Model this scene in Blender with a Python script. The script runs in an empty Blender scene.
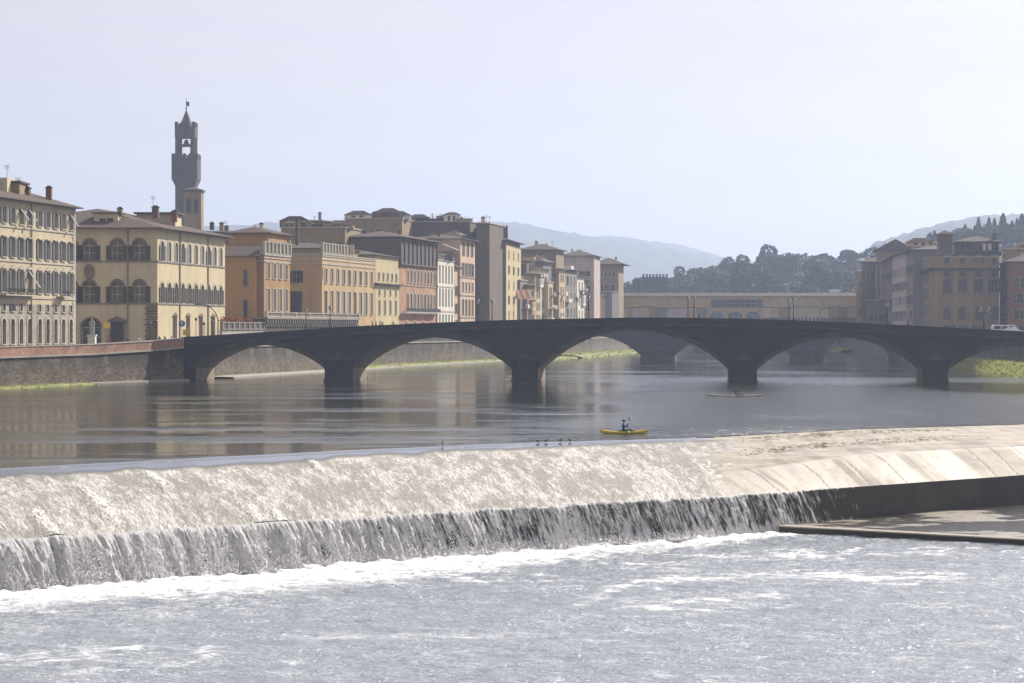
import bpy, math, random
import numpy as np
from mathutils import Vector, Matrix
R = math.radians
sc = bpy.context.scene
C = sc.collection
F_PX, CX, HY, CAMZ = 2200.0, 512.0, 328.0, 8.75

# ------------------------------------------------------------------ camera
cd = bpy.data.cameras.new('camera'); cam = bpy.data.objects.new('camera', cd); C.objects.link(cam)
cam.location = (0, 0, CAMZ); cam.rotation_euler = (R(90), 0, 0)
cd.sensor_width = 36; cd.lens = F_PX/1024*36; cd.shift_y = (HY-341.5)/1024
cd.clip_start = 0.5; cd.clip_end = 30000
sc.camera = cam
# ------------------------------------------------------------------ light
SUN_AZ, SUN_EL = R(41), R(33)          # azimuth measured from +Y towards +X
w = bpy.data.worlds.new('World'); sc.world = w; w.use_nodes = True
nt = w.node_tree; bg = nt.nodes['Background']
sky = nt.nodes.new('ShaderNodeTexSky'); sky.sky_type = 'NISHITA'; sky.sun_disc = False
sky.sun_elevation = SUN_EL; sky.sun_rotation = SUN_AZ
sky.air_density = 1.0; sky.dust_density = 1.6; sky.ozone_density = 1.0
tc = nt.nodes.new('ShaderNodeTexCoord'); mp = nt.nodes.new('ShaderNodeMapping'); mp.inputs['Scale'].default_value = (1.6, 1.6, 14)
cn = nt.nodes.new('ShaderNodeTexNoise'); cn.inputs['Scale'].default_value = 1.3; cn.inputs['Detail'].default_value = 6; cn.inputs['Roughness'].default_value = .6
cr = nt.nodes.new('ShaderNodeValToRGB'); cr.color_ramp.elements[0].position = .40; cr.color_ramp.elements[0].color = (1.0, .955, 1.03, 1); cr.color_ramp.elements[1].position = .66; cr.color_ramp.elements[1].color = (1.10, 1.045, 1.06, 1)
ml_ = nt.nodes.new('ShaderNodeMix'); ml_.data_type = 'RGBA'; ml_.blend_type = 'MULTIPLY'; ml_.inputs[0].default_value = 1
nt.links.new(tc.outputs['Generated'], mp.inputs[0]); nt.links.new(mp.outputs[0], cn.inputs['Vector']); nt.links.new(cn.outputs['Fac'], cr.inputs[0])
nt.links.new(sky.outputs[0], ml_.inputs[6]); nt.links.new(cr.outputs[0], ml_.inputs[7])
veil = nt.nodes.new('ShaderNodeMix'); veil.data_type = 'RGBA'; veil.inputs[0].default_value = .68   # thin high cloud
veil.inputs[7].default_value = (7.3, 6.8, 6.4, 1); nt.links.new(ml_.outputs[2], veil.inputs[6])
cl2 = nt.nodes.new('ShaderNodeMix'); cl2.data_type = 'RGBA'; cl2.blend_type = 'MULTIPLY'; cl2.inputs[0].default_value = .8
nt.links.new(veil.outputs[2], cl2.inputs[6]); nt.links.new(cr.outputs[0], cl2.inputs[7]); nt.links.new(cl2.outputs[2], bg.inputs[0]); bg.inputs[1].default_value = 0.072
sd = bpy.data.lights.new('sun', 'SUN'); sd.energy = 5.0; sd.angle = R(0.5); sd.color = (1.0, 0.93, 0.82)
sun = bpy.data.objects.new('sun', sd); C.objects.link(sun)
sdir = Vector((math.sin(SUN_AZ)*math.cos(SUN_EL), math.cos(SUN_AZ)*math.cos(SUN_EL), math.sin(SUN_EL)))
sun.rotation_euler = sdir.to_track_quat('Z', 'Y').to_euler(); sun.location = sdir*200
sc.view_settings.view_transform = 'Standard'; sc.view_settings.look = 'None'
sc.view_settings.exposure = 0.66; sc.view_settings.gamma = 1; sc.view_settings.use_curve_mapping = False
HAZE_D = 0.0002

# ------------------------------------------------------------------ materials
def mat(name, rgb, rough=0.8, metal=0.0, spec=0.5):
    m = bpy.data.materials.new(name); m.use_nodes = True
    b = m.node_tree.nodes['Principled BSDF']
    b.inputs['Base Color'].default_value = (*rgb, 1); b.inputs['Roughness'].default_value = rough
    b.inputs['Metallic'].default_value = metal; b.inputs['Specular IOR Level'].default_value = spec
    return m
def N(m, t, **kw):
    n = m.node_tree.nodes.new(t)
    for k, v in kw.items():
        if k in n.inputs: n.inputs[k].default_value = v
        else: setattr(n, k, v)
    return n
def L(m, a, b): m.node_tree.links.new(a, b)
def bsdf(m): return m.node_tree.nodes['Principled BSDF']
def coords(m, sc3=(1, 1, 1), kind='Position'):
    if kind == 'Position': src = N(m, 'ShaderNodeNewGeometry').outputs['Position']
    else: src = N(m, 'ShaderNodeTexCoord').outputs[kind]
    mp = N(m, 'ShaderNodeMapping'); mp.inputs['Scale'].default_value = sc3
    L(m, src, mp.inputs['Vector']); return mp.outputs[0]
def noise(m, vec, scale, detail=4, rough=0.6, dist=0.0):
    n = N(m, 'ShaderNodeTexNoise'); n.inputs['Scale'].default_value = scale
    n.inputs['Detail'].default_value = detail; n.inputs['Roughness'].default_value = rough
    n.inputs['Distortion'].default_value = dist
    L(m, vec, n.inputs['Vector']); return n.outputs['Fac']
def ramp(m, fac, stops):
    r = N(m, 'ShaderNodeValToRGB'); e = r.color_ramp.elements
    while len(e) < len(stops): e.new(0.5)
    for i, (p, c) in enumerate(stops):
        e[i].position = p; e[i].color = (*c, 1) if len(c) == 3 else c
    L(m, fac, r.inputs[0]); return r.outputs[0]
def mixc(m, fac, a, b, mode='MIX'):
    x = N(m, 'ShaderNodeMix', data_type='RGBA', blend_type=mode)
    for i, v in ((0, fac), (6, a), (7, b)):
        if isinstance(v, (int, float)): x.inputs[i].default_value = v
        elif isinstance(v, tuple): x.inputs[i].default_value = (*v, 1)
        else: L(m, v, x.inputs[i])
    return x.outputs[2]
def math_(m, op, a, b=0.0, c=None):
    x = N(m, 'ShaderNodeMath', operation=op)
    for i, v in enumerate((a, b) if c is None else (a, b, c)):
        if isinstance(v, (int, float)): x.inputs[i].default_value = v
        else: L(m, v, x.inputs[i])
    return x.outputs[0]
def bump(m, h, strength=0.5, dist=0.1):
    b = N(m, 'ShaderNodeBump'); b.inputs['Strength'].default_value = strength; b.inputs['Distance'].default_value = dist
    L(m, h, b.inputs['Height']); L(m, b.outputs[0], bsdf(m).inputs['Normal']); return b
def sc_(c, k): return tuple(max(0, min(1, x*k)) for x in c)
def plaster(name, rgb, var=0.25, rough=0.9):
    m = mat(name, rgb, rough); var = var*1.3
    big = noise(m, coords(m, (0.25, 0.25, 0.12)), 1.0, 5, 0.65)
    fine = noise(m, coords(m, (1.5, 1.5, 0.22)), 1.0, 5, .65)
    c = ramp(m, big, [(0.3, sc_(rgb, 1-var)), (0.55, rgb), (0.75, sc_(rgb, 1+var*0.5))])
    c = mixc(m, 0.3, c, ramp(m, fine, [(0.3, sc_(rgb, 0.6)), (0.7, sc_(rgb, 1.15))]))
    L(m, c, bsdf(m).inputs['Base Color']); return m
def masonry(name, rgb, bw=1.0, bh=0.4, var=0.35, mortar=0.6, rough=0.9, stain=0.0):
    m = mat(name, rgb, rough)
    g = N(m, 'ShaderNodeNewGeometry')
    sx = N(m, 'ShaderNodeSeparateXYZ'); L(m, g.outputs['Position'], sx.inputs[0])
    hor = math_(m, 'ADD', sx.outputs[0], math_(m, 'MULTIPLY', sx.outputs[1], 0.8))
    cb = N(m, 'ShaderNodeCombineXYZ'); L(m, hor, cb.inputs[0]); L(m, sx.outputs[2], cb.inputs[1])
    br = N(m, 'ShaderNodeTexBrick'); L(m, cb.outputs[0], br.inputs['Vector'])
    br.inputs['Scale'].default_value = 1; br.inputs['Brick Width'].default_value = bw; br.inputs['Row Height'].default_value = bh
    br.inputs['Mortar Size'].default_value = 0.03; br.inputs['Bias'].default_value = 0
    br.inputs['Color1'].default_value = (*sc_(rgb, 1-var), 1); br.inputs['Color2'].default_value = (*sc_(rgb, 1+var), 1)
    br.inputs['Mortar'].default_value = (*sc_(rgb, mortar), 1)
    big = noise(m, coords(m, (0.3, 0.3, 0.3)), 1.0, 6, 0.7)
    c = mixc(m, 1.0, br.outputs['Color'], ramp(m, big, [(0.3, (0.55, 0.55, 0.55)), (0.7, (1.25, 1.22, 1.15))]), 'MULTIPLY')
    if stain:
        st = noise(m, coords(m, (0.42, 0.34, 0.12)), 1.0, 6, 0.75)
        # dark growth and run-off marks just under the string course of the wall
        zr = N(m, 'ShaderNodeMapRange'); L(m, sx.outputs[2], zr.inputs[0]); zr.inputs[1].default_value = 1.8; zr.inputs[2].default_value = 4.0
        k = math_(m, 'MULTIPLY', ramp(m, st, [(0.42, (0, 0, 0)), (0.50, (1, 1, 1))]), math_(m, 'MULTIPLY', zr.outputs[0], stain))
        c = mixc(m, k, c, sc_(rgb, 0.22))
    L(m, c, bsdf(m).inputs['Base Color'])
    bump(m, big, 0.6, 0.15); return m
def tiles(name, rgb):
    m = mat(name, rgb, 0.9)
    n = noise(m, coords(m, (.6, .6, 1.5)), 1.0, 6, 0.75); f = noise(m, coords(m, (3, 3, 3)), 1.0, 3)
    c = ramp(m, n, [(0.3, sc_(rgb, 0.6)), (0.5, rgb), (0.72, sc_(rgb, 1.5))])
    L(m, mixc(m, 0.4, c, ramp(m, f, [(0.35, sc_(rgb, 0.4)), (0.65, sc_(rgb, 1.5))])), bsdf(m).inputs['Base Color'])
    bump(m, f, 0.8, 0.1); return m

M = {}
M['cream'] = plaster('cream_plaster', (0.50, 0.42, 0.275), 0.2)
M['cream2'] = plaster('warm_cream_plaster', (0.53, 0.445, 0.28), 0.18)
M['ochre'] = plaster('ochre_plaster', (0.36, 0.205, 0.08), 0.22)
M['yellow'] = plaster('yellow_plaster', (0.47, 0.325, 0.15), 0.22)
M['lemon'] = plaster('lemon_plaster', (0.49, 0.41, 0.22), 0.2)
M['white'] = plaster('offwhite_plaster', (0.66, 0.62, 0.53), 0.15)
M['peach'] = plaster('peach_plaster', (0.56, 0.40, 0.26), 0.22)
M['pink'] = plaster('pinkish_plaster', (0.46, 0.37, 0.34), 0.2)
M['umber'] = plaster('umber_plaster', (0.13, 0.098, 0.075), 0.25)
M['tan'] = plaster('tan_plaster', (0.26, 0.19, 0.11), 0.25)
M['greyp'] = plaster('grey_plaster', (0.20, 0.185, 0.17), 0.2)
M['dusk'] = plaster('dusky_ochre_plaster', (0.27, 0.18, 0.085), 0.25)
M['dusk2'] = plaster('dusky_pilaster', (0.30, 0.205, 0.12), 0.2)
M['brick'] = masonry('red_brick', (0.40, 0.215, 0.12), 0.5, 0.15, 0.2, 0.9)
M['rust'] = plaster('rust_plaster', (0.19, 0.085, 0.055), 0.25)
M['stone'] = masonry('grey_ashlar', (0.34, 0.31, 0.26), 1.2, 0.5, 0.12, 0.55)
M['darkstone'] = masonry('brown_rusticated_stone', (0.20, 0.15, 0.11), 1.0, 0.45, 0.2, 0.5)
M['pietra'] = plaster('pietra_serena_trim', (0.22, 0.20, 0.17), 0.2)
M['trim'] = plaster('pale_stone_trim', (0.42, 0.38, 0.31), 0.2)
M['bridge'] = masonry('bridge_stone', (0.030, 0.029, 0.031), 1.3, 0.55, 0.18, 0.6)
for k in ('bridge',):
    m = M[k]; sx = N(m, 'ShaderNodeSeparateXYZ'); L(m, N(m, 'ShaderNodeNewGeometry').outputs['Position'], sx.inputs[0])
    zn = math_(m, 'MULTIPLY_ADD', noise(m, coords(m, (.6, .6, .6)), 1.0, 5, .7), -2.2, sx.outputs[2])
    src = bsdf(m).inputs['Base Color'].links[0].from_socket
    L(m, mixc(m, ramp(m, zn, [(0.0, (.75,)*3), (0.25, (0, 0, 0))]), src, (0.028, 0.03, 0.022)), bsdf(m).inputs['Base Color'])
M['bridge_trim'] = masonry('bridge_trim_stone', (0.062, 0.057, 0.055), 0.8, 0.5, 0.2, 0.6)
M['bridge_in'] = masonry('lit_soffit_stone', (0.27, 0.215, 0.15), 0.9, 0.4, 0.2, 0.7)  # far paler than the faces: light reflected off the water is in the colour
M['quay'] = masonry('quay_stone', (0.14, 0.112, 0.085), 0.75, 0.3, 0.45, 0.5, stain=0.9)
M['parapet'] = masonry('reddish_parapet_stone', (0.37, 0.21, 0.155), 0.55, 0.18, 0.25, 0.7)
M['coping'] = plaster('coping_stone', (0.36, 0.33, 0.28), 0.2)
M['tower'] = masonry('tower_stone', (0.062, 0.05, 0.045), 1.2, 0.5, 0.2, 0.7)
M['tile'] = tiles('terracotta_tiles', (0.072, 0.047, 0.036))
M['tile2'] = tiles('old_brown_tiles', (0.055, 0.042, 0.034))
M['eave'] = mat('timber_eave', (0.07, 0.05, 0.04), 0.9)
M['street'] = plaster('street_paving', (0.19, 0.18, 0.165), 0.2)
M['glass'] = mat('window_glass', (0.05, 0.06, 0.07), 0.06, 0, 0.5)
M['frame'] = mat('pale_window_frame', (0.5, 0.47, 0.4), 0.6)
M['shutter'] = mat('brown_shutter', (0.05, 0.04, 0.038), 0.7)
M['shutter_b'] = mat('bluegrey_shutter', (0.085, 0.10, 0.12), 0.7)
M['shutter_g'] = mat('grey_brown_shutter', (0.075, 0.068, 0.065), 0.7)
M['iron'] = mat('dark_iron', (0.03, 0.032, 0.035), 0.5, 0.6)
M['lampglass'] = mat('lamp_glass', (0.42, 0.42, 0.4), 0.2)
M['door'] = mat('dark_green_door', (0.04, 0.06, 0.055), 0.6)
for k in ('glass',):
    m = M[k]; n = noise(m, coords(m, (0.35, 0.35, 0.35)), 1.0, 2)
    L(m, ramp(m, n, [(0.4, (0.012, 0.014, 0.018)), (0.6, (0.05, 0.05, 0.05))]), bsdf(m).inputs['Base Color'])
for k in ('shutter', 'shutter_b', 'shutter_g'):
    m = M[k]; col = tuple(bsdf(m).inputs['Base Color'].default_value[:3])
    g = N(m, 'ShaderNodeTexWave', wave_type='BANDS', bands_direction='Z'); g.inputs['Scale'].default_value = 2.5
    L(m, N(m, 'ShaderNodeNewGeometry').outputs['Position'], g.inputs['Vector'])
    L(m, ramp(m, g.outputs['Fac'], [(0.2, sc_(col, 0.7)), (0.8, sc_(col, 1.25))]), bsdf(m).inputs['Base Color'])

# grass / leaves
def foliage(name, rgb, var=0.5):
    m = mat(name, rgb, 0.85)
    n = noise(m, coords(m, (0.5, 0.5, 0.5)), 1.0, 4)
    L(m, ramp(m, n, [(0.3, sc_(rgb, 1-var)), (0.5, rgb), (0.72, (rgb[0]*1.7, rgb[1]*1.5, rgb[2]*1.1))]), bsdf(m).inputs['Base Color'])
    return m
M['grass'] = foliage('bank_grass', (0.185, 0.205, 0.06), 0.55)
def translucent(m, k, tint):
    t = N(m, 'ShaderNodeBsdfTranslucent'); x = N(m, 'ShaderNodeMixShader'); x.inputs[0].default_value = k
    t.inputs['Color'].default_value = (*tint, 1); L(m, bsdf(m).outputs[0], x.inputs[1]); L(m, t.outputs[0], x.inputs[2]); L(m, x.outputs[0], m.node_tree.nodes['Material Output'].inputs['Surface'])
M['gblade'] = foliage('grass_blades', (0.25, 0.27, 0.08), 0.5); translucent(M['gblade'], .4, (.45, .45, .12))
M['leaf'] = foliage('dark_leaves', (0.045, 0.060, 0.03), 0.5)
M['leaf2'] = foliage('olive_leaves', (0.07, 0.08, 0.04), 0.5)
M['cyp'] = foliage('cypress_leaves', (0.025, 0.04, 0.025), 0.4)
M['bark'] = mat('bark', (0.08, 0.06, 0.045), 0.9)
M['hill'] = foliage('wooded_hill', (0.035, 0.042, 0.025), 0.4)
M['soil'] = plaster('bare_ground', (0.20, 0.18, 0.13), 0.3)

# ------------------------------------------------------------------ tools
def tag(o, label=None, cat=None, group=None, kind=None):
    if label: o['label'] = label
    if cat: o['category'] = cat
    if group: o['group'] = group
    if kind: o['kind'] = kind
    return o
def empty(name, loc=(0, 0, 0), label=None, cat=None, group=None):
    o = bpy.data.objects.new(name, None); o.empty_display_size = 0.5; C.objects.link(o); o.location = loc
    return tag(o, label, cat, group)
class MB:
    def __init__(s): s.v = []; s.f = []; s.m = []
    def poly(s, pts, mi=0):
        k = len(s.v); s.v += [tuple(p) for p in pts]; s.f.append(tuple(range(k, k+len(pts)))); s.m.append(mi)
    def box(s, x0, y0, z0, x1, y1, z1, mi=0, T=None):
        p = [(x0,y0,z0),(x1,y0,z0),(x1,y1,z0),(x0,y1,z0),(x0,y0,z1),(x1,y0,z1),(x1,y1,z1),(x0,y1,z1)]
        if T is not None: p = [tuple(T @ Vector(q)) for q in p]
        k = len(s.v); s.v += p
        for q in ((0,3,2,1),(4,5,6,7),(0,1,5,4),(1,2,6,5),(2,3,7,6),(3,0,4,7)):
            s.f.append(tuple(k+i for i in q)); s.m.append(mi)
    def ring(s, cx, cy, prof, n=10, mi=0, cap=True, T=None, sx=1, sy=1):
        k = len(s.v)
        for z, r in prof:
            for i in range(n):
                a = 2*math.pi*i/n; p = (cx+r*sx*math.cos(a), cy+r*sy*math.sin(a), z)
                s.v.append(tuple(T @ Vector(p)) if T is not None else p)
        for j in range(len(prof)-1):
            for i in range(n):
                i2 = (i+1) % n
                s.f.append((k+j*n+i, k+j*n+i2, k+(j+1)*n+i2, k+(j+1)*n+i)); s.m.append(mi)
        if cap:
            s.f.append(tuple(k+i for i in reversed(range(n)))); s.m.append(mi)
            s.f.append(tuple(k+(len(prof)-1)*n+i for i in range(n))); s.m.append(mi)
    def tube(s, a, b, r0, r1=None, n=6, mi=0):
        a = Vector(a); b = Vector(b); d = b-a; r1 = r0 if r1 is None else r1
        T = Matrix.Translation(a) @ d.to_track_quat('Z', 'Y').to_matrix().to_4x4()
        s.ring(0, 0, [(0, r0), (d.length, r1)], n, mi, True, T)
    def prism(s, poly, z0, z1, mi=0, top=None, bot=True):
        n = len(poly)
        for i in range(n):
            a = poly[i]; b = poly[(i+1) % n]
            s.poly([(a[0],a[1],z0),(b[0],b[1],z0),(b[0],b[1],z1),(a[0],a[1],z1)], mi)
        s.poly([(p[0],p[1],z1) for p in poly], mi if top is None else top)
        if bot: s.poly([(p[0],p[1],z0) for p in reversed(poly)], mi)
    def mesh(s, name, mats, smooth=False):
        me = bpy.data.meshes.new(name); me.from_pydata(s.v, [], s.f)
        for m in mats: me.materials.append(m)
        me.polygons.foreach_set('material_index', s.m)
        if smooth: me.polygons.foreach_set('use_smooth', [True]*len(s.f))
        me.update(); return me
    def build(s, name, mats, parent=None, smooth=False, loc=(0, 0, 0)):
        if not isinstance(mats, (list, tuple)): mats = [mats]
        return link(name, s.mesh(name, mats, smooth), parent, loc)
def link(name, me, parent=None, loc=(0, 0, 0), rz=0):
    o = bpy.data.objects.new(name, me); C.objects.link(o); o.location = loc; o.rotation_euler = (0, 0, rz)
    if parent: o.parent = parent
    return o
def dup(root, loc, rz=None, label=None, scale=None):
    r = root.copy(); C.objects.link(r); r.location = loc
    if rz is not None: r.rotation_euler = (0, 0, rz)
    if scale: r.scale = scale
    if label: r['label'] = label
    for ch in list(root.children):
        c = ch.copy(); C.objects.link(c); c.parent = r
        for g in list(ch.children):
            d = g.copy(); C.objects.link(d); d.parent = c
    return r
def at(px, Y, z=0): return ((px-CX)/F_PX*Y, Y, z)
def zat(py, Y): return CAMZ-(py-HY)/F_PX*Y
def grid_obj(name, X, Y, Z, mats, parent=None, attrs=None, smooth=True, flip=False):
    h, wd = X.shape
    co = np.stack([X, Y, Z], -1).reshape(-1, 3).astype(np.float32)
    idx = np.arange(h*wd).reshape(h, wd)
    q = np.stack([idx[:-1, :-1], idx[:-1, 1:], idx[1:, 1:], idx[1:, :-1]], -1).reshape(-1, 4)
    if flip: q = q[:, ::-1]
    me = bpy.data.meshes.new(name); me.vertices.add(len(co)); me.vertices.foreach_set('co', co.ravel())
    me.loops.add(q.size); me.loops.foreach_set('vertex_index', q.ravel().astype(np.int32))
    me.polygons.add(len(q)); me.polygons.foreach_set('loop_start', np.arange(0, q.size, 4, dtype=np.int32))
    me.polygons.foreach_set('use_smooth', np.full(len(q), smooth))
    me.update(calc_edges=True); me.validate()
    for k, a in (attrs or {}).items():
        at_ = me.attributes.new(k, 'FLOAT', 'POINT'); at_.data.foreach_set('value', a.ravel().astype(np.float32))
    for m in mats: me.materials.append(m)
    return link(name, me, parent)
_rng = np.random.RandomState(7)
_tab = _rng.rand(256, 256)
def vn(x, y, seed=0):
    x = x+seed*37.3; y = y+seed*91.7
    xi = np.floor(x).astype(int); yi = np.floor(y).astype(int); fx = x-xi; fy = y-yi
    fx = fx*fx*(3-2*fx); fy = fy*fy*(3-2*fy); t = _tab
    a = t[xi & 255, yi & 255]; b = t[(xi+1) & 255, yi & 255]; c = t[xi & 255, (yi+1) & 255]; d = t[(xi+1) & 255, (yi+1) & 255]
    return (a*(1-fx)+b*fx)*(1-fy)+(c*(1-fx)+d*fx)*fy
def fbm(x, y, o=4, seed=0, g=0.5):
    s = 0; a = 1; n = 0
    for i in range(o): s = s+a*vn(x*2**i, y*2**i, seed+i); n += a; a *= g
    return s/n
def sstep(a, b, x):
    t = np.clip((x-a)/(b-a), 0, 1); return t*t*(3-2*t)

# ------------------------------------------------------------------ plan lines (metres, camera at 0,0)
QUAY_L = [(-150, 150), (-98, 260), (-75, 321), (-57, 370), (-38, 447), (-31, 489), (-3, 590), (26, 720), (52, 900), (75, 1100)]
QUAY_R = [(160, 150), (112, 260), (106, 350), (106, 440), (104, 506), (104, 600), (116, 720), (132, 880), (150, 1100)]
FL = [(-51.9, 460), (-33.5, 539), (-12, 640), (22, 790), (38, 870), (60, 985)]
def on_line(px, pl=FL, off=0.0):
    k = (px-CX)/F_PX
    pts = []
    for i, p in enumerate(pl):
        a = pl[max(0, i-1)]; b = pl[min(len(pl)-1, i+1)]
        d = Vector((b[0]-a[0], b[1]-a[1])).normalized(); pts.append((p[0]+d.y*off, p[1]-d.x*off))
    for (x0, y0), (x1, y1) in zip(pts, pts[1:]):
        den = (x1-x0)-k*(y1-y0)
        t = (k*y0-x0)/den if abs(den) > 1e-9 else -1
        if -1e-6 <= t <= 1+1e-6 or ((x1, y1) == pts[-1] and t > 1): return (x0+t*(x1-x0), y0+t*(y1-y0))
    (x0, y0), (x1, y1) = pts[0], pts[1]; t = (k*y0-x0)/((x1-x0)-k*(y1-y0)); return (x0+t*(x1-x0), y0+t*(y1-y0))
STREET = 5.6

# ------------------------------------------------------------------ setting: ground, banks
mb = MB(); mb.poly([(-4400, -300, -7), (4400, -300, -7), (4400, 7400, -7), (-4400, 7400, -7)])
tag(mb.build('ground', M['soil']), kind='structure')
def bank(name, quay, side, far):
    m1 = MB()
    q = [p for p in quay]
    n = len(q)
    for i in range(n-1):
        a, b = q[i], q[i+1]
        pts = [(a[0], a[1], STREET), (far, a[1], STREET), (far, b[1], STREET), (b[0], b[1], STREET)]
        if side > 0: pts = pts[::-1]
        m1.poly(pts)
    m1.poly([(q[-1][0] if side < 0 else q[-1][0], q[-1][1], STREET), (far, q[-1][1], STREET), (far, 1600, STREET), (q[-1][0]+250*0, 1600, STREET)])
    return tag(m1.build(name, M['street']), kind='structure')
bank('street_left', QUAY_L, -1, -1500); bank('street_right', QUAY_R, 1, 1500)
mb = MB(); mb.poly([(-1500, 1100, 5.55), (1500, 1100, 5.55), (1500, 3500, 5.55), (-1500, 3500, 5.55)])
mb.poly([(-1500, 1100, 5.55), (-1500, 1100, -6), (1500, 1100, -6), (1500, 1100, 5.55)])
tag(mb.build('terrain', M['hill']), kind='structure')

def wall_along(name, line, zs, thick, side, label, cat, zbase=-1.5, pz=1.5, mats=None):
    """quay wall: stone body, string course, parapet band, coping"""
    root = empty(name, (line[0][0], line[0][1], 0), label, cat)
    o = Vector(root.location)
    def off(i, d):
        a = line[max(0, i-1)]; b = line[min(len(line)-1, i+1)]
        t = Vector((b[0]-a[0], b[1]-a[1])).normalized(); nrm = Vector((t.y, -t.x))*side
        return (line[i][0]+nrm.x*d-o.x, line[i][1]+nrm.y*d-o.y)
    def strip(m, d0, d1, zlo, zhi):
        for i in range(len(line)-1):
            a0 = off(i, d0); a1 = off(i, d1); b0 = off(i+1, d0); b1 = off(i+1, d1)
            la, lb = zlo(i), zlo(i+1); ha, hb = zhi(i), zhi(i+1)
            m.poly([(*a1, la), (*b1, lb), (*b1, hb), (*a1, ha)]); m.poly([(*b0, lb), (*a0, la), (*a0, ha), (*b0, hb)])
            m.poly([(*a1, ha), (*b1, hb), (*b0, hb), (*a0, ha)]); m.poly([(*a0, la), (*b0, lb), (*b1, lb), (*a1, la)])
    b = MB(); strip(b, -thick, 0, lambda i: zbase, lambda i: zs[i]-pz-0.25)
    # battered foot and buttress-like vertical ribs
    b.build('wall_body', mats[0], root)
    b = MB(); strip(b, -thick, 0.22, lambda i: zs[i]-pz-0.25, lambda i: zs[i]-pz); b.build('string_course', M['coping'], root)
    b = MB(); strip(b, -thick, 0.05, lambda i: zs[i]-pz, lambda i: zs[i]-0.16); b.build('parapet', mats[1], root)
    b = MB(); strip(b, -thick-0.06, 0.14, lambda i: zs[i]-0.16, lambda i: zs[i]); b.build('coping', M['coping'], root)
    return root
Q1 = [(-150, 150), (-98, 260), (-75, 321), (-66, 345.5), (-59.0, 361.5), (-54.6, 365.8)]
wall_along('quay_wall', Q1, [6.0, 6.0, 6.05, 6.25, 6.7, 7.15], 0.7, 1, 'stone river wall with red parapet left of the near bridge', 'quay wall', mats=[M['quay'], M['parapet']])
Q2 = [(-53.5, 384), (-38, 447), (-31, 489), (-3, 590), (26, 720), (52, 900), (75, 1100)]
wall_along('quay_wall', Q2, [6.6, 6.5, 6.5, 6.5, 6.5, 6.5, 6.5], 0.7, 1, 'stained river wall seen through the left arches of the near bridge', 'quay wall', mats=[M['quay'], M['quay']], pz=1.0)
Q3 = QUAY_R
wall_along('quay_wall', Q3, [6.5]*len(Q3), 0.7, -1, 'dark river wall behind the green bank on the right', 'quay wall', mats=[M['quay'], M['quay']], pz=1.0)

# grass banks: long mounds with tufts
def grass_bank(name, line, width, side, label, h=0.9, tuft=0.25, seed=1, dens=5):
    """line = waterline; the bank rises from it away from the river"""
    rnd = random.Random(seed)
    P = []; 
    cum = [0]
    for a, b in zip(line, line[1:]): cum.append(cum[-1]+math.dist(a[:2], b[:2]))
    n = max(8, int(cum[-1]/1.0)); S = np.linspace(0, cum[-1], n)
    lx = np.interp(S, cum, [p[0] for p in line]); ly = np.interp(S, cum, [p[1] for p in line]); lw = np.interp(S, cum, width)
    tx = np.gradient(lx); ty = np.gradient(ly); q = np.hypot(tx, ty); nx, ny = -ty/q*side, tx/q*side
    T = np.linspace(-0.08, 1, 24)
    W = T[:, None]*lw[None, :] + (fbm(S[None, :]*0.25+0*T[:, None], T[:, None]*3, 3, seed)-0.5)*1.6
    X = lx+nx*W; Y = ly+ny*W
    Z = -0.3+h*sstep(0, 0.45, T)[:, None]*1.0+0.35*(fbm(X*0.5, Y*0.5, 4, seed)-0.35)*sstep(-0.05, 0.2, T)[:, None]
    o = grid_obj('grass', X, Y, Z, [M['grass']], smooth=True, flip=(side > 0))
    tag(o, label, kind='stuff')
    # tufts merged in the same kind of stuff
    m = MB()
    for _ in range(int(n*dens)):
        j = rnd.randrange(n); i = rnd.uniform(3, 23); ii = int(i)
        x, y, z = X[ii, j], Y[ii, j], Z[ii, j]
        s = tuft*rnd.uniform(0.5, 1.6)
        for k in range(5):
            a = rnd.uniform(0, 6.28); dx, dy = math.cos(a)*s, math.sin(a)*s
            m.poly([(x-dx*.4, y-dy*.4, z-.05), (x+dy*.3, y-dx*.3, z-.05), (x+dx, y+dy, z+s*rnd.uniform(.6, 1.4))])
    t = m.build('grass_tufts', M['gblade']); tag(t, label.replace('grass', 'grass blades', 1), kind='stuff')
grass_bank('grass', [(-93, 258), (-79.3, 296), (-70.6, 319), (-64.6, 341)], [6, 5.5, 4.4, 1.6], 1, 'green grass on the ledge under the left river wall', 0.5, 0.2, 1)
grass_bank('grass', [(-33.5, 445), (-26, 489), (2, 590), (20, 640)], [4, 5, 5, 5], 1, 'grass strip along the foot of the far left river wall', 0.8, 0.3, 2, 3)
grass_bank('grass', [(22, 640), (32, 690), (46, 760), (58, 830)], [10, 16, 14, 6], 1, 'sunlit grass spit below the second bridge', 1.2, 0.4, 3, 3)
grass_bank('grass', [(110, 330), (98, 355), (88.5, 386), (91, 400), (95, 440), (99.5, 480), (102.5, 515)], [3, 10, 16, 14, 10, 5, 1], -1, 'bright green grass bank at the right edge beyond the bridge', 1.7, 0.4, 4, 26)
grass_bank('grass', [(118, 800), (122, 850), (128, 900)], [6, 12, 6], -1, 'distant grass patch on the right shore under the arches', 1.2, 0.4, 5, 3)
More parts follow.
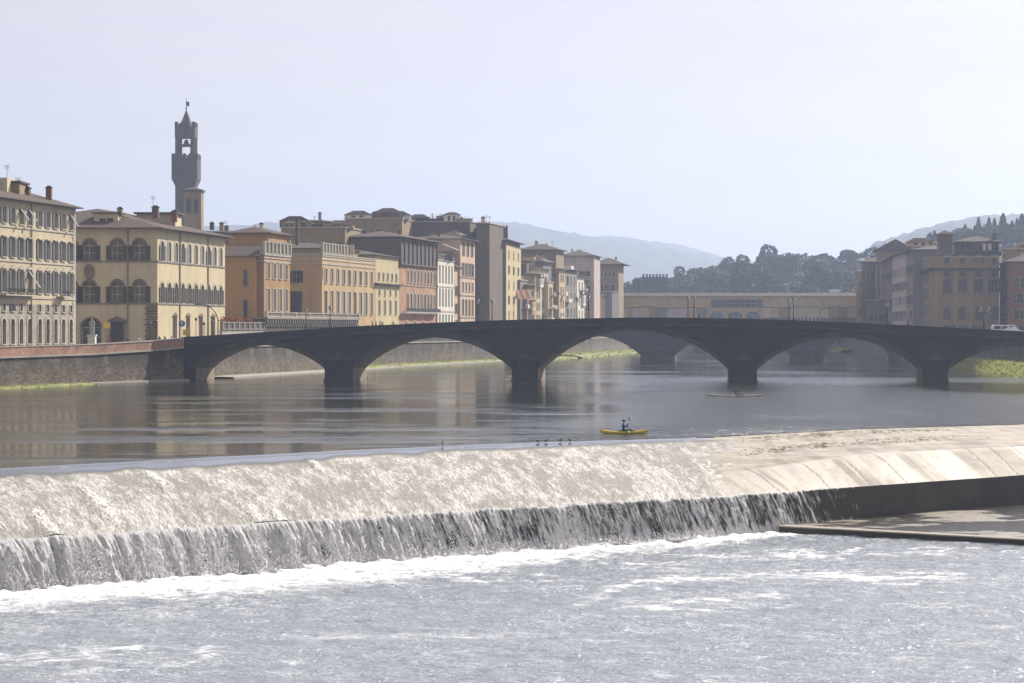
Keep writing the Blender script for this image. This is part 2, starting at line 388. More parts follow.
# footing ledge along the left wall
mb = MB()
for a, b in zip(Q1[1:-1], Q1[2:]):
    mb.poly([(a[0]-.2, a[1], .22), (a[0]+1.1, a[1]-.3, .18), (b[0]+1.1, b[1]-.3, .18), (b[0]-.2, b[1], .22)][::-1])
    mb.poly([(a[0]+1.1, a[1]-.3, .18), (a[0]+1.1, a[1]-.3, -1), (b[0]+1.1, b[1]-.3, -1), (b[0]+1.1, b[1]-.3, .18)][::-1])
for a, b in zip(Q2[:-2], Q2[1:-1]):
    mb.poly([(a[0]-.2, a[1], .3), (a[0]+5.1, a[1]-1, .2), (b[0]+5.1, b[1]-1, .2), (b[0]-.2, b[1], .3)][::-1])
    mb.poly([(a[0]+5.1, a[1]-1, .2), (a[0]+5.1, a[1]-1, -1), (b[0]+5.1, b[1]-1, -1), (b[0]+5.1, b[1]-1, .2)][::-1])
tag(mb.build('path', M['coping']), kind='structure')

# ------------------------------------------------------------------ weir
PXS = np.array([-420, 0, 350, 490, 690, 860, 1024, 1500.])
CRX = np.array([-57, -32, -11.6, -1.7, 14.1, 30.2, 46.7, 92.]); CRY = np.array([112, 137.5, 157.8, 166, 175, 191, 200.5, 226.])
EDX = np.array([-47, -25.4, -9, -1.3, 11, 23.1, 36.7, 76.]); EDY = np.array([90, 109, 122.2, 127.6, 135.7, 146.3, 157.9, 191.])
def weir_pts(px, t):
    cx, cy = np.interp(px, PXS, CRX), np.interp(px, PXS, CRY); ex, ey = np.interp(px, PXS, EDX), np.interp(px, PXS, EDY)
    X = cx+(ex-cx)*t; Y = cy+(ey-cy)*t
    zl = -0.05-1.75*(0.62*t+0.38*t**2)
    tb = 0.76
    zr = np.where(t < tb, -0.04-0.20*(t/tb), -0.24-1.56*((t-tb)/(1-tb)))
    k = sstep(640, 900, px)
    return X, Y, zl*(1-k)+zr*k
px = np.linspace(-420, 1500, 2600); t = np.linspace(0, 1, 110)
PX, T = np.meshgrid(px, t)
X, Y, Z = weir_pts(PX, T)
dry = sstep(640, 800, PX)
Z = Z + (0.10*(fbm(X*0.8, Y*0.8, 4, 3)-0.5))*(1-0.75*dry)
m = mat('weir_concrete', (0.42, 0.37, 0.29), 0.38, 0, 0.6)
a1 = noise(m, coords(m, (0.35, 0.35, 1)), 1.0, 7, 0.7); a2 = noise(m, coords(m, (3, 3, 3)), 1.0, 5, 0.7)
gm = N(m, 'ShaderNodeMapping'); gm.inputs['Rotation'].default_value = (0, 0, R(-8)); gm.inputs['Scale'].default_value = (0.9, 0.07, 1)
L(m, N(m, 'ShaderNodeNewGeometry').outputs['Position'], gm.inputs['Vector']); a3 = noise(m, gm.outputs[0], 1.0, 4, 0.6)
c = ramp(m, a1, [(0.32, (0.13, 0.11, 0.065)), (0.46, (0.27, 0.23, 0.16)), (0.58, (0.44, 0.38, 0.29)), (0.8, (0.6, 0.54, 0.44))])
sb = N(m, 'ShaderNodeAttribute', attribute_name='slab'); c = mixc(m, math_(m, 'MULTIPLY', sb.outputs['Fac'], .8), c, (0.66, 0.62, 0.54))
c = mixc(m, 0.25, c, ramp(m, a3, [(0.4, (0.13, 0.11, 0.07)), (0.55, (0.6, 0.55, 0.46))]))
c = mixc(m, ramp(m, a2, [(0.3, (0.35,)*3), (0.5, (0, 0, 0))]), c, (0.09, 0.08, 0.05))
sk = N(m, 'ShaderNodeAttribute', attribute_name='streak'); c = mixc(m, math_(m, 'MULTIPLY', sk.outputs['Fac'], .75), c, (0.16, 0.13, 0.07)); at_ = N(m, 'ShaderNodeAttribute', attribute_name='joint'); c = mixc(m, at_.outputs['Fac'], c, (0.03, 0.027, 0.02))
L(m, c, bsdf(m).inputs['Base Color'])
L(m, ramp(m, a1, [(0.35, (0.62,)*3), (0.65, (0.33,)*3)]), bsdf(m).inputs['Roughness'])
bump(m, a2, 0.45, 0.06)
M['weir'] = m
# expansion joints between the slabs, on the dry right part of the slope
jt = np.zeros_like(X)
for p in (745, 795, 838, 872, 962, 985, 1010, 1060, 1110):
    jt = np.maximum(jt, (np.abs(PX-(p+34*(T-0.75)*4)+5*(fbm(T*9, PX*.02, 2, 5)-.5)) < 0.55)*(T > 0.72))
jt = np.maximum(jt, (np.abs(T-0.75+0.012*fbm(X*.4, Y*.4, 3, 8)) < 0.006)*(PX > 900)*1.0)
Z = Z - 0.03*jt
sid = np.searchsorted(np.array([745, 795, 838, 872, 962, 985, 1010, 1060, 1110]), PX-34*(T-.75)*4)
slab = sstep(.735, .765, T+.012*(fbm(X*.4, Y*.4, 3, 8)-.5))*(.35+.65*np.array([.6, .8, .7, .8, .9, 1, .7, .8, .6, .9])[sid])*dry  # slope paler than the top: wet sheen painted in, varied per slab
streak = sstep(.50, .72, fbm((PX-34*(T-.75)*4)*.09, T*1.5, 4, 301, .6)+.30*np.exp(-((PX-34*(T-.75)*4-985)/24)**2)+.26*np.exp(-((PX-34*(T-.75)*4-850)/16)**2))*sstep(.74, .80, T)
weir = empty('weir', (10, 150, -4), 'long diagonal weir with sloping concrete apron across the river', 'weir')
ap = grid_obj('apron', X-10, Y-150, Z+4, [M['weir']], weir, {'joint': jt, 'streak': streak, 'slab': slab}, flip=True)
# front wall under the lip
zb = -5.5
Xe, Ye, Ze = X[-1], Y[-1], Z[-1]
zz = np.array([0, .12, .5, 1.0])[:, None]
WX = np.repeat(Xe[None], 4, 0)-10; WY = np.repeat(Ye[None], 4, 0)-150; WZ = (Ze*(1-zz)+zb*zz)+4
M['weirwall'] = plaster('wet_weir_wall', (0.055, 0.047, 0.038), 0.5, 0.6)
grid_obj('front_wall', WX, WY, WZ, [M['weirwall']], weir, flip=True)

# water materials
def water_mat(name, base, rough, foam=False):
    m = mat(name, base, rough, 0, 0.5); bsdf(m).inputs['IOR'].default_value = 1.33
    return m
WU = water_mat('river_water', (0.022, 0.026, 0.018), 0.06)
m = WU
n1 = noise(m, coords(m, (0.55, 0.9, 1)), 1.0, 6, 0.62, 0.3)
n2 = noise(m, coords(m, (0.05, 0.05, 1)), 1.0, 2)
ag = N(m, 'ShaderNodeAttribute', attribute_name='ripple')
nb = noise(m, coords(m, (0.10, 0.20, 1)), 1.0, 3, 0.6)
hgt = math_(m, 'MULTIPLY', math_(m, 'MULTIPLY_ADD', nb, 1.5, n1), math_(m, 'ADD', ag.outputs['Fac'], 0.0))
b = bump(m, hgt, 1.0, 0.62)
L(m, math_(m, 'MULTIPLY_ADD', ag.outputs['Fac'], 0.14, 0.045), bsdf(m).inputs['Roughness'])
# upper river sheet
XX = np.linspace(-160, 190, 351); sY = np.linspace(0, 1, 520)**1.6
Xg, S = np.meshgrid(XX, sY)
crY = np.interp(Xg, CRX, CRY) + (Xg < CRX[0])*(Xg-CRX[0])*1.0 + (Xg > CRX[-1])*(Xg-CRX[-1])*.57
Yg = crY+(1110-crY)*S
k = Xg/Yg*F_PX+CX; py = HY+CAMZ*F_PX/Yg
def band(v, c0, w0): return np.exp(-((v-c0)/w0)**2)
rip = 0.03+0.10*sstep(.5, .75, fbm(Xg*.03, Yg*.10, 5, 5, .6))
wob = (fbm(Xg*.06, Yg*.03, 3, 11)-.5)
# wakes of two rowing boats and a breeze patch (positions are metres)
w1 = band(Yg+0.02*Xg+wob*6, 190, 2.2)*sstep(-44, -30, Xg)*(1-sstep(-4, 10, Xg)); w2 = band(Yg-0.10*Xg+wob*5, 178.5, 2.2)*sstep(-40, -20, Xg)*(1-sstep(6, 14, Xg))
w3 = band(Yg, 372, 14)*sstep(8, 30, Xg)
br = sstep(2, 20, Xg+wob*14-(Yg-170)*0.05)*(1-sstep(52, 70, Xg+wob*12))*(1-sstep(330, 380, Yg+wob*40))*0.9
nr = (1-sstep(168, 215, Yg))*sstep(-5, 12, Xg)
calm = fbm(Xg*.05, Yg*.02, 4, 21)
rip = rip+.3*w1*sstep(.3, .6, fbm(Xg*.2, Yg*.8, 4, 23))+.35*w2*sstep(.3, .6, fbm(Xg*.2, Yg*.8, 4, 29))+0.4*w3+0.45*br*(.35+sstep(.25, .55, calm))+0.45*nr*(.4+sstep(.35, .65, fbm(Xg*.25, Yg*1.1, 4, 27)))
wtr = grid_obj('water_upper', Xg, Yg, np.zeros_like(Xg), [WU], attrs={'ripple': rip}, flip=False)
tag(wtr, kind='structure')

# water sheet sliding down the apron
px = np.linspace(-420, 900, 1500); t = np.linspace(-0.015, 1.0, 230)
PX, T = np.meshgrid(px, t)
X, Y, Z = weir_pts(PX, np.clip(T, 0, 1))
alongd = (PX+420)*0.083
u = alongd*1.0; v = T*30
# streaks run down-slope, slightly slanted
lipn = .16*(fbm(PX*.09, PX*0+.5, 3, 501, .6)-.45); sl = u-v*0.17
tex = fbm(sl*1.9, v*0.28, 4, 31, .6)
fin = fbm(sl*7, v*3.2, 2, 41, .6)
lump = fbm(sl*.35, v*.22, 3, 51)
rough = sstep(0.13, 0.24, T+0.10*(fbm(u*.5, v*.1, 3, 55)-.5)+0.10*sstep(150, 700, PX))
fade = 1-sstep(660, 840, PX+60*(fbm(u*.3, v*.3, 3, 61)-.5))
Zw = Z+0.045+lipn*sstep(.82, 1, T)+rough*(0.030*(tex-.45)+0.012*(fin-.5))*(0.6+.8*lump)
Zw = np.where(T < 0.06, 0.0+Z*sstep(0, .06, T)+0.05*(T > 0.0)*0, Zw)
Zw = Zw*fade+(Z-0.15)*(1-fade)
Zw[0] = -0.02
foamR = rough*(.50+.25*sstep(.38, .72, 0.6*tex+0.3*fin+0.3*lump-0.05))
# a few thick white gushes on the left
for (p0, t0, wdt, ln) in ((70, .35, 10, .55), (-60, .5, 16, .45), (25, .62, 12, .35), (130, .15, 7, .35), (235, .72, 10, .25), (262, .8, 9, .2), (300, .12, 6, .25)):
    g = np.exp(-((PX-(p0+ (T-t0)*70))/wdt)**2)*sstep(t0, t0+.1, T)*(1-sstep(t0+ln, t0+ln+.1, T))*(.4+.9*fin)
    foamR = np.maximum(foamR, g); Zw += 0.10*g
WF = mat('rushing_water', (0.3, 0.3, 0.28), 0.25); m = WF
bsdf(m).inputs['IOR'].default_value = 1.33
fa = N(m, 'ShaderNodeAttribute', attribute_name='foam').outputs['Fac']
cu = N(m, 'ShaderNodeCombineXYZ'); L(m, math_(m, 'MULTIPLY', N(m, 'ShaderNodeAttribute', attribute_name='ua').outputs['Fac'], 5.5), cu.inputs[0]); L(m, math_(m, 'MULTIPLY', N(m, 'ShaderNodeAttribute', attribute_name='va').outputs['Fac'], .62), cu.inputs[1])
ns = noise(m, cu.outputs[0], 1.0, 7, 0.74)
fo = math_(m, 'MULTIPLY', fa, math_(m, 'MULTIPLY_ADD', ns, 1.8, 0.05))
L(m, ramp(m, fo, [(0.04, (0.07, 0.08, 0.10)), (0.25, (0.13, 0.125, 0.11)), (0.56, (0.31, 0.295, 0.26)), (0.90, (.76, .75, .73))]), bsdf(m).inputs['Base Color'])
L(m, ramp(m, fo, [(0.0, (0.08,)*3), (0.3, (0.5,)*3), (0.9, (0.75,)*3)]), bsdf(m).inputs['Roughness'])
bmn = bump(m, math_(m, 'MULTIPLY', ns, math_(m, 'MULTIPLY_ADD', fa, 0.9, 0.05)), 1.0, 0.12)
o = grid_obj('water_apron', X, Y, Zw, [WF], attrs={'foam': foamR, 'ua': sl, 'va': v}, flip=True); tag(o, kind='structure')

# falling curtain
px = np.linspace(-420, 852, 2000); t = np.linspace(0, 1, 46)
PX, T = np.meshgrid(px, t)
ex, ey = np.interp(PX, PXS, EDX), np.interp(PX, PXS, EDY)
_, _, ze = weir_pts(PX, np.ones_like(PX))
u = (PX+420)*0.0655
nx, ny = 0.63, -0.775
left = 1-sstep(250, 620, PX)
col = fbm(u*0.9-T*0.5, T*0.7, 3, 71); colf = fbm(u*5-T*1.2, T*1.3, 4, 81, .6); chunk = fbm(u*2.2-T*.6, T*3.2, 4, 91, .6)
outw = 0.06+T**0.7*(0.7+1.0*left)*(0.5+0.8*col)+(0.16+.30*left*T)*(colf-.5)+(.22+.8*left*T)*(chunk-.4)
zbot = -4.25
lipc = .16*(fbm(PX*.09, PX*0+.5, 3, 501, .6)-.45)
zf = (ze+0.06+lipc)*(1-T**1.15)+zbot*T**1.15+.01+.10*(colf-.5)*sstep(0, .15, T)
X = ex+nx*outw; Y = ey+ny*outw
colw = fbm(u*.35-T*.3, T*.3, 3, 75)
den = .40+.42*left+.62*(col-.45)+.5*(colw-.45)+left*.30*sstep(.35, .75, chunk+.35*(T-.4))+0.75*(1-sstep(0, .10, T))+sstep(.72, 1.0, T)*.55
den = den-.18*sstep(520, 860, PX)-sstep(790, 850, PX)*.55
CU = mat('falling_water', (0.7, 0.7, 0.7), 0.5); m = CU
fa = N(m, 'ShaderNodeAttribute', attribute_name='foam').outputs['Fac']; ua = N(m, 'ShaderNodeAttribute', attribute_name='ua').outputs['Fac']; va = N(m, 'ShaderNodeAttribute', attribute_name='va').outputs['Fac']
cb = N(m, 'ShaderNodeCombineXYZ'); L(m, math_(m, 'MULTIPLY_ADD', va, -1.2, math_(m, 'MULTIPLY', ua, 5.0)), cb.inputs[0]); L(m, math_(m, 'MULTIPLY', va, 0.9), cb.inputs[1])
ns = noise(m, cb.outputs[0], 1.0, 7, 0.72)
al = math_(m, 'ADD', fa, math_(m, 'MULTIPLY_ADD', ns, 4.8, -2.38))
L(m, ramp(m, al, [(0.0, (0.0,)*3), (0.25, (0.35,)*3), (0.75, (1,)*3)]), bsdf(m).inputs['Alpha'])
L(m, ramp(m, al, [(0.1, (0.45, 0.48, 0.5)), (0.7, (0.95, 0.95, 0.95))]), bsdf(m).inputs['Base Color'])
iso = noise(m, coords(m, (24, 24, 24)), 1.0, 2, 0.6); bump(m, math_(m, 'MULTIPLY_ADD', iso, .40, ns), 1.0, 0.5)
bsdf(m).inputs['Subsurface Weight'].default_value = 0.0
# thin sheets of foam let light through
tr = N(m, 'ShaderNodeBsdfTranslucent'); tr.inputs['Color'].default_value = (0.95, 0.96, 0.98, 1)
mx = N(m, 'ShaderNodeMixShader'); mx.inputs[0].default_value = 0.15
tp = N(m, 'ShaderNodeBsdfTransparent'); mx2 = N(m, 'ShaderNodeMixShader')
out = m.node_tree.nodes['Material Output']
alr = ramp(m, al, [(0.0, (0.0,)*3), (0.25, (0.35,)*3), (0.75, (1,)*3)])
for l in list(bsdf(m).inputs['Alpha'].links): m.node_tree.links.remove(l)
L(m, bsdf(m).outputs[0], mx.inputs[1]); L(m, tr.outputs[0], mx.inputs[2])
L(m, alr, mx2.inputs[0]); L(m, tp.outputs[0], mx2.inputs[1]); L(m, mx.outputs[0], mx2.inputs[2]); L(m, mx2.outputs[0], out.inputs['Surface'])
o = grid_obj('waterfall', X, Y, zf, [CU], attrs={'foam': den, 'ua': u, 'va': T*2.4}, flip=True); tag(o, kind='structure')

# lower river with real waves
x = np.linspace(-78, 84, 860); y = np.concatenate([np.linspace(30, 76, 90)[:-1], np.linspace(76, 190, 470)])
X, Y = np.meshgrid(x, y)
s0 = np.linspace(-420, 1500, 600); fx, fy = np.interp(s0, PXS, EDX), np.interp(s0, PXS, EDY)
ylip = np.interp(X, fx, fy)
dist = (ylip-Y)*0.775        # metres downstream of the lip
pxx = X/np.maximum(Y, 1)*F_PX+CX
xl = np.interp(X, [-60, 15.6, 20], [1, 1, 0])   # fall exists left of the side basin
wav = 0.11*(fbm(X*.45+Y*.15, Y*.6, 3, 101, .5)-.5)+0.17*(fbm(X*1.2+Y*.2, Y*1.5+X*.3, 2, 111, .5)-.5)+0.08*(fbm(X*.13, Y*.25, 2, 121)-.5)
turb = np.exp(-np.clip(dist-1.0, 0, 99)/7.0)*xl
wav = wav*(1+1.6*turb)
Z = -4.2+wav
leftk = 1-sstep(-5, 15, X)
foam = np.clip(1.25-(dist)/(3.6+4.6*leftk+5*(fbm(X*.12, Y*.12, 3, 131)-.5)*(0.4+leftk)), 0, 1.3)*xl
wisp = sstep(.58, .85, fbm(X*.16, Y*.42, 5, 141, .6))*.4*np.exp(-np.clip(dist-5, 0, 99)/20)
# meandering foam lines
def fline(pts, wdt, amp):
    yy = np.interp(X, [p[0] for p in pts], [p[1] for p in pts])+1.6*(fbm(X*.25, X*0+3, 3, 151)-.5)
    ins = sstep(pts[0][0]-1, pts[0][0]+2, X)*(1-sstep(pts[-1][0]-2, pts[-1][0]+1, X))
    return np.exp(-((Y-yy)/wdt)**2)*ins*amp*sstep(.30, .75, fbm(X*.7, Y*1.8, 5, 161, .65))*1.3
foam = foam+wisp+fline([(2.5, 101), (5.5, 110), (9, 114), (14, 114.5), (24, 115)], 1.5, .6)+fline([(4, 101.5), (8, 104), (14, 107)], 1.8, .3)
foam = foam+fline([(-10, 92), (0, 93), (6, 90)], 1.4, .22)+sstep(.55, .85, fbm(X*.5, Y*1.1, 5, 171, .65))*.22
WL = water_mat('lower_river_water', (0.34, 0.37, 0.41), 0.12); m = WL  # aerated water, base made paler to stand in for sun glitter
fa = N(m, 'ShaderNodeAttribute', attribute_name='foam').outputs['Fac']
ns = noise(m, coords(m, (1.6, 2.6, 1)), 1.0, 6, 0.75)
fo = math_(m, 'MULTIPLY', fa, math_(m, 'MULTIPLY_ADD', ns, 4.0, -1.0))
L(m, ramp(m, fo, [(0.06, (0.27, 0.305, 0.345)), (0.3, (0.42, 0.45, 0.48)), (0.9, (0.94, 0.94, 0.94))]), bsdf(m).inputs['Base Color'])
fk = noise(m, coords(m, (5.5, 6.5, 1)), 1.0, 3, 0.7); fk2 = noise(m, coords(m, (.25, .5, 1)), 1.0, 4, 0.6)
fkm = math_(m, 'MULTIPLY', ramp(m, fk, [(0.54, (0,)*3), (0.66, (1,)*3)]), ramp(m, fk2, [(0.38, (.12,)*3), (0.62, (.9,)*3)]))  # mask of white flecks, sun sparkle painted on the water
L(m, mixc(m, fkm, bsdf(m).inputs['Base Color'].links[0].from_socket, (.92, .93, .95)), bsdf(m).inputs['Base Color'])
L(m, ramp(m, fo, [(0.1, (0.12,)*3), (0.6, (0.6,)*3)]), bsdf(m).inputs['Roughness'])
n2 = noise(m, coords(m, (2.4, 3.4, 1)), 1.0, 4, 0.6, 0.3)
n3 = noise(m, coords(m, (9, 9, 1)), 1.0, 3, 0.6); n4 = noise(m, coords(m, (.5, .9, 1)), 1.0, 4, 0.6)
h3 = math_(m, 'MULTIPLY_ADD', math_(m, 'MULTIPLY', n3, ramp(m, n4, [(0.42, (.1,)*3), (0.62, (1,)*3)])), 0.42, n2)
bump(m, h3, 1.0, 0.15)
wx_ = X+2.2*(fbm(X*.22, Y*.3, 3, 401)-.5)*2; wy_ = Y+2.5*(fbm(X*.2, Y*.28, 3, 411)-.5)*2
lace = sstep(.86, .99, 1-np.abs(2*fbm(wx_*.30, wy_*.62, 3, 421, .55)-1))*sstep(.48, .70, fbm(X*.09, Y*.16, 3, 431))*.5
lace2 = sstep(.80, .98, 1-np.abs(2*fbm(wx_*1.1, wy_*1.9, 3, 441, .55)-1))*sstep(.40, .66, fbm(X*.13, Y*.2, 3, 451))*.30
foam = foam+(lace+lace2)*(.45+.75*np.exp(-np.clip(dist, 0, 99)/22))
foam = foam*(.55+.9*fbm(X*.9, Y*1.6, 4, 177, .65))
Z = Z+np.clip(foam, 0, 1.2)*0.18*(fbm(X*2.2, Y*2.2, 3, 181)-.2)
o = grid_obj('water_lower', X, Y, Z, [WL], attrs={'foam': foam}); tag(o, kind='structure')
mb = MB()
for q in ([(-300, -290), (300, -290), (300, 30), (-300, 30)], [(-300, 30), (-78, 30), (-78, 190), (-300, 190)], [(84, 30), (300, 30), (300, 190), (84, 190)]): mb.poly([(*p, -4.2) for p in q])
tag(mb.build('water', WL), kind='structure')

# spray drops thrown up at the foot of the fall
rng = np.random.RandomState(3); mb = MB()
for i in range(9000):
    p = rng.uniform(-120, 700); d = abs(rng.normal(0, 1))*1.1+0.3; hgt = rng.exponential(0.28)*(1.3 if p < 400 else .7)
    x0 = np.interp(p, PXS, EDX)+nx*d; y0 = np.interp(p, PXS, EDY)+ny*d; z0 = -4.1+hgt; s = rng.uniform(.012, .04)
    a = rng.uniform(0, 6.28); k = len(mb.v)
    mb.v += [(x0+s*math.cos(a), y0+s*math.sin(a), z0), (x0+s*math.cos(a+2.1), y0+s*math.sin(a+2.1), z0), (x0+s*math.cos(a+4.2), y0+s*math.sin(a+4.2), z0), (x0, y0, z0+1.6*s)]
    for q in ((0, 1, 3), (1, 2, 3), (2, 0, 3), (0, 2, 1)): mb.f.append(tuple(k+j for j in q)); mb.m.append(0)
# drops along the lip and in the face of the curtain
_pp = rng.triangular(-120, 60, 800, 60000); _cl = fbm((_pp+420)*.105, _pp*0+.3, 3, 611, .6)
for i in range(60000):
    p = _pp[i]
    if _cl[i] < .42+.25*rng.rand(): continue
    tt = rng.uniform(0, 1)**.8; d = tt**.7*(.7+1.0*min(1, max(0, (620-p)/370)))*rng.uniform(.6, 1.35)+rng.uniform(.0, .25)
    x0 = np.interp(p, PXS, EDX)+nx*d; y0 = np.interp(p, PXS, EDY)+ny*d; z0 = -1.75-2.4*tt**1.15+rng.uniform(-.1, .15); s = rng.uniform(.006, .02)
    a = rng.uniform(0, 6.28); k = len(mb.v)
    mb.v += [(x0+s*math.cos(a), y0+s*math.sin(a), z0), (x0+s*math.cos(a+2.1), y0+s*math.sin(a+2.1), z0), (x0+s*math.cos(a+4.2), y0+s*math.sin(a+4.2), z0), (x0, y0, z0+3*s)]
    for q in ((0, 1, 3), (1, 2, 3), (2, 0, 3), (0, 2, 1)): mb.f.append(tuple(k+j for j in q)); mb.m.append(0)
M['foam'] = mat('foam', (0.95, 0.95, 0.95), 0.6); translucent(M['foam'], .6, (1, 1, 1))
tag(mb.build('spray', M['foam']), 'white spray drops along the foot of the waterfall', kind='stuff')

# side basin with its low kerb wall
bs = empty('basin_wall', (15, 143, -4), 'low dark kerb wall of the shallow basin below the weir', 'kerb wall')
mb = MB(); A_, B_ = (13.6-15, 142.05-143), (63-15, 109.7-143)
d = Vector((B_[0]-A_[0], B_[1]-A_[1])).normalized(); nn = Vector((-d.y, d.x))*0.8
mb.prism([A_, B_, (B_[0]+nn.x, B_[1]+nn.y), (A_[0]+nn.x, A_[1]+nn.y)], -1.2, 0.12)
mb.build('kerb', M['weirwall'], bs)
mb = MB(); mb.prism([(A_[0]-.1, A_[1]-.12), (B_[0], B_[1]-.12), (B_[0]+nn.x, B_[1]+nn.y+.05), (A_[0]+nn.x, A_[1]+nn.y+.05)], 0.123, 0.2); mb.build('kerb_top', M['coping'], bs)
bx = np.linspace(13.8, 64, 260); tt = np.linspace(0, 1, 120); BX, BT = np.meshgrid(bx, tt)
y0 = 142.05+(BX-13.6)*(109.7-142.05)/(63-13.6)+.7; y1 = np.interp(BX, fx, fy)+.1
BY = y0+(y1-y0)*BT
sh = sstep(.53, .64, fbm(BX*.22, BY*.30, 6, 191, .65))
PB = mat('wet_shallows', (0.2, 0.18, 0.14), 0.12); m = PB
sa = N(m, 'ShaderNodeAttribute', attribute_name='silt').outputs['Fac']; ns = noise(m, coords(m, (1.2, 2.5, 1)), 1.0, 6, 0.7)
L(m, mixc(m, sa, (0.055, 0.05, 0.04), mixc(m, ns, (0.07, .06, .045), (0.40, 0.355, 0.29))), bsdf(m).inputs['Base Color'])
L(m, math_(m, 'MULTIPLY_ADD', sa, 0.35, 0.12), bsdf(m).inputs['Roughness']); bump(m, ns, 0.8, 0.15)
o = grid_obj('water_basin', BX, BY, -3.86+0.05*(fbm(BX*.5, BY*.9, 3, 201)-.5), [PB], attrs={'silt': sh}); tag(o, kind='structure')

# moss and weed patches on the dry crest
mb = MB(); rnd = random.Random(5)
for _ in range(900):
    p = rnd.choice([rnd.gauss(770, 18), rnd.gauss(820, 8), rnd.gauss(905, 25), rnd.gauss(860, 50)]); tt = rnd.choice([rnd.uniform(.05, .18), rnd.uniform(.35, .5)])
    x, y, z = (float(a) for a in weir_pts(np.array([p]), np.array([tt]))); s = rnd.uniform(.04, .16)
    for k in range(6):
        a = rnd.uniform(0, 6.28); dx, dy = math.cos(a)*s*1.6, math.sin(a)*s*1.6
        mb.poly([(x-dx*.5, y-dy*.5, z-.03), (x+dy*.3, y-dx*.3, z-.03), (x+dx, y+dy, z+s*rnd.uniform(.2, .6))])
tag(mb.build('weeds', foliage('weeds', (0.19, 0.18, 0.085), .4)), 'small weeds and moss growing on the dry weir crest', kind='stuff')

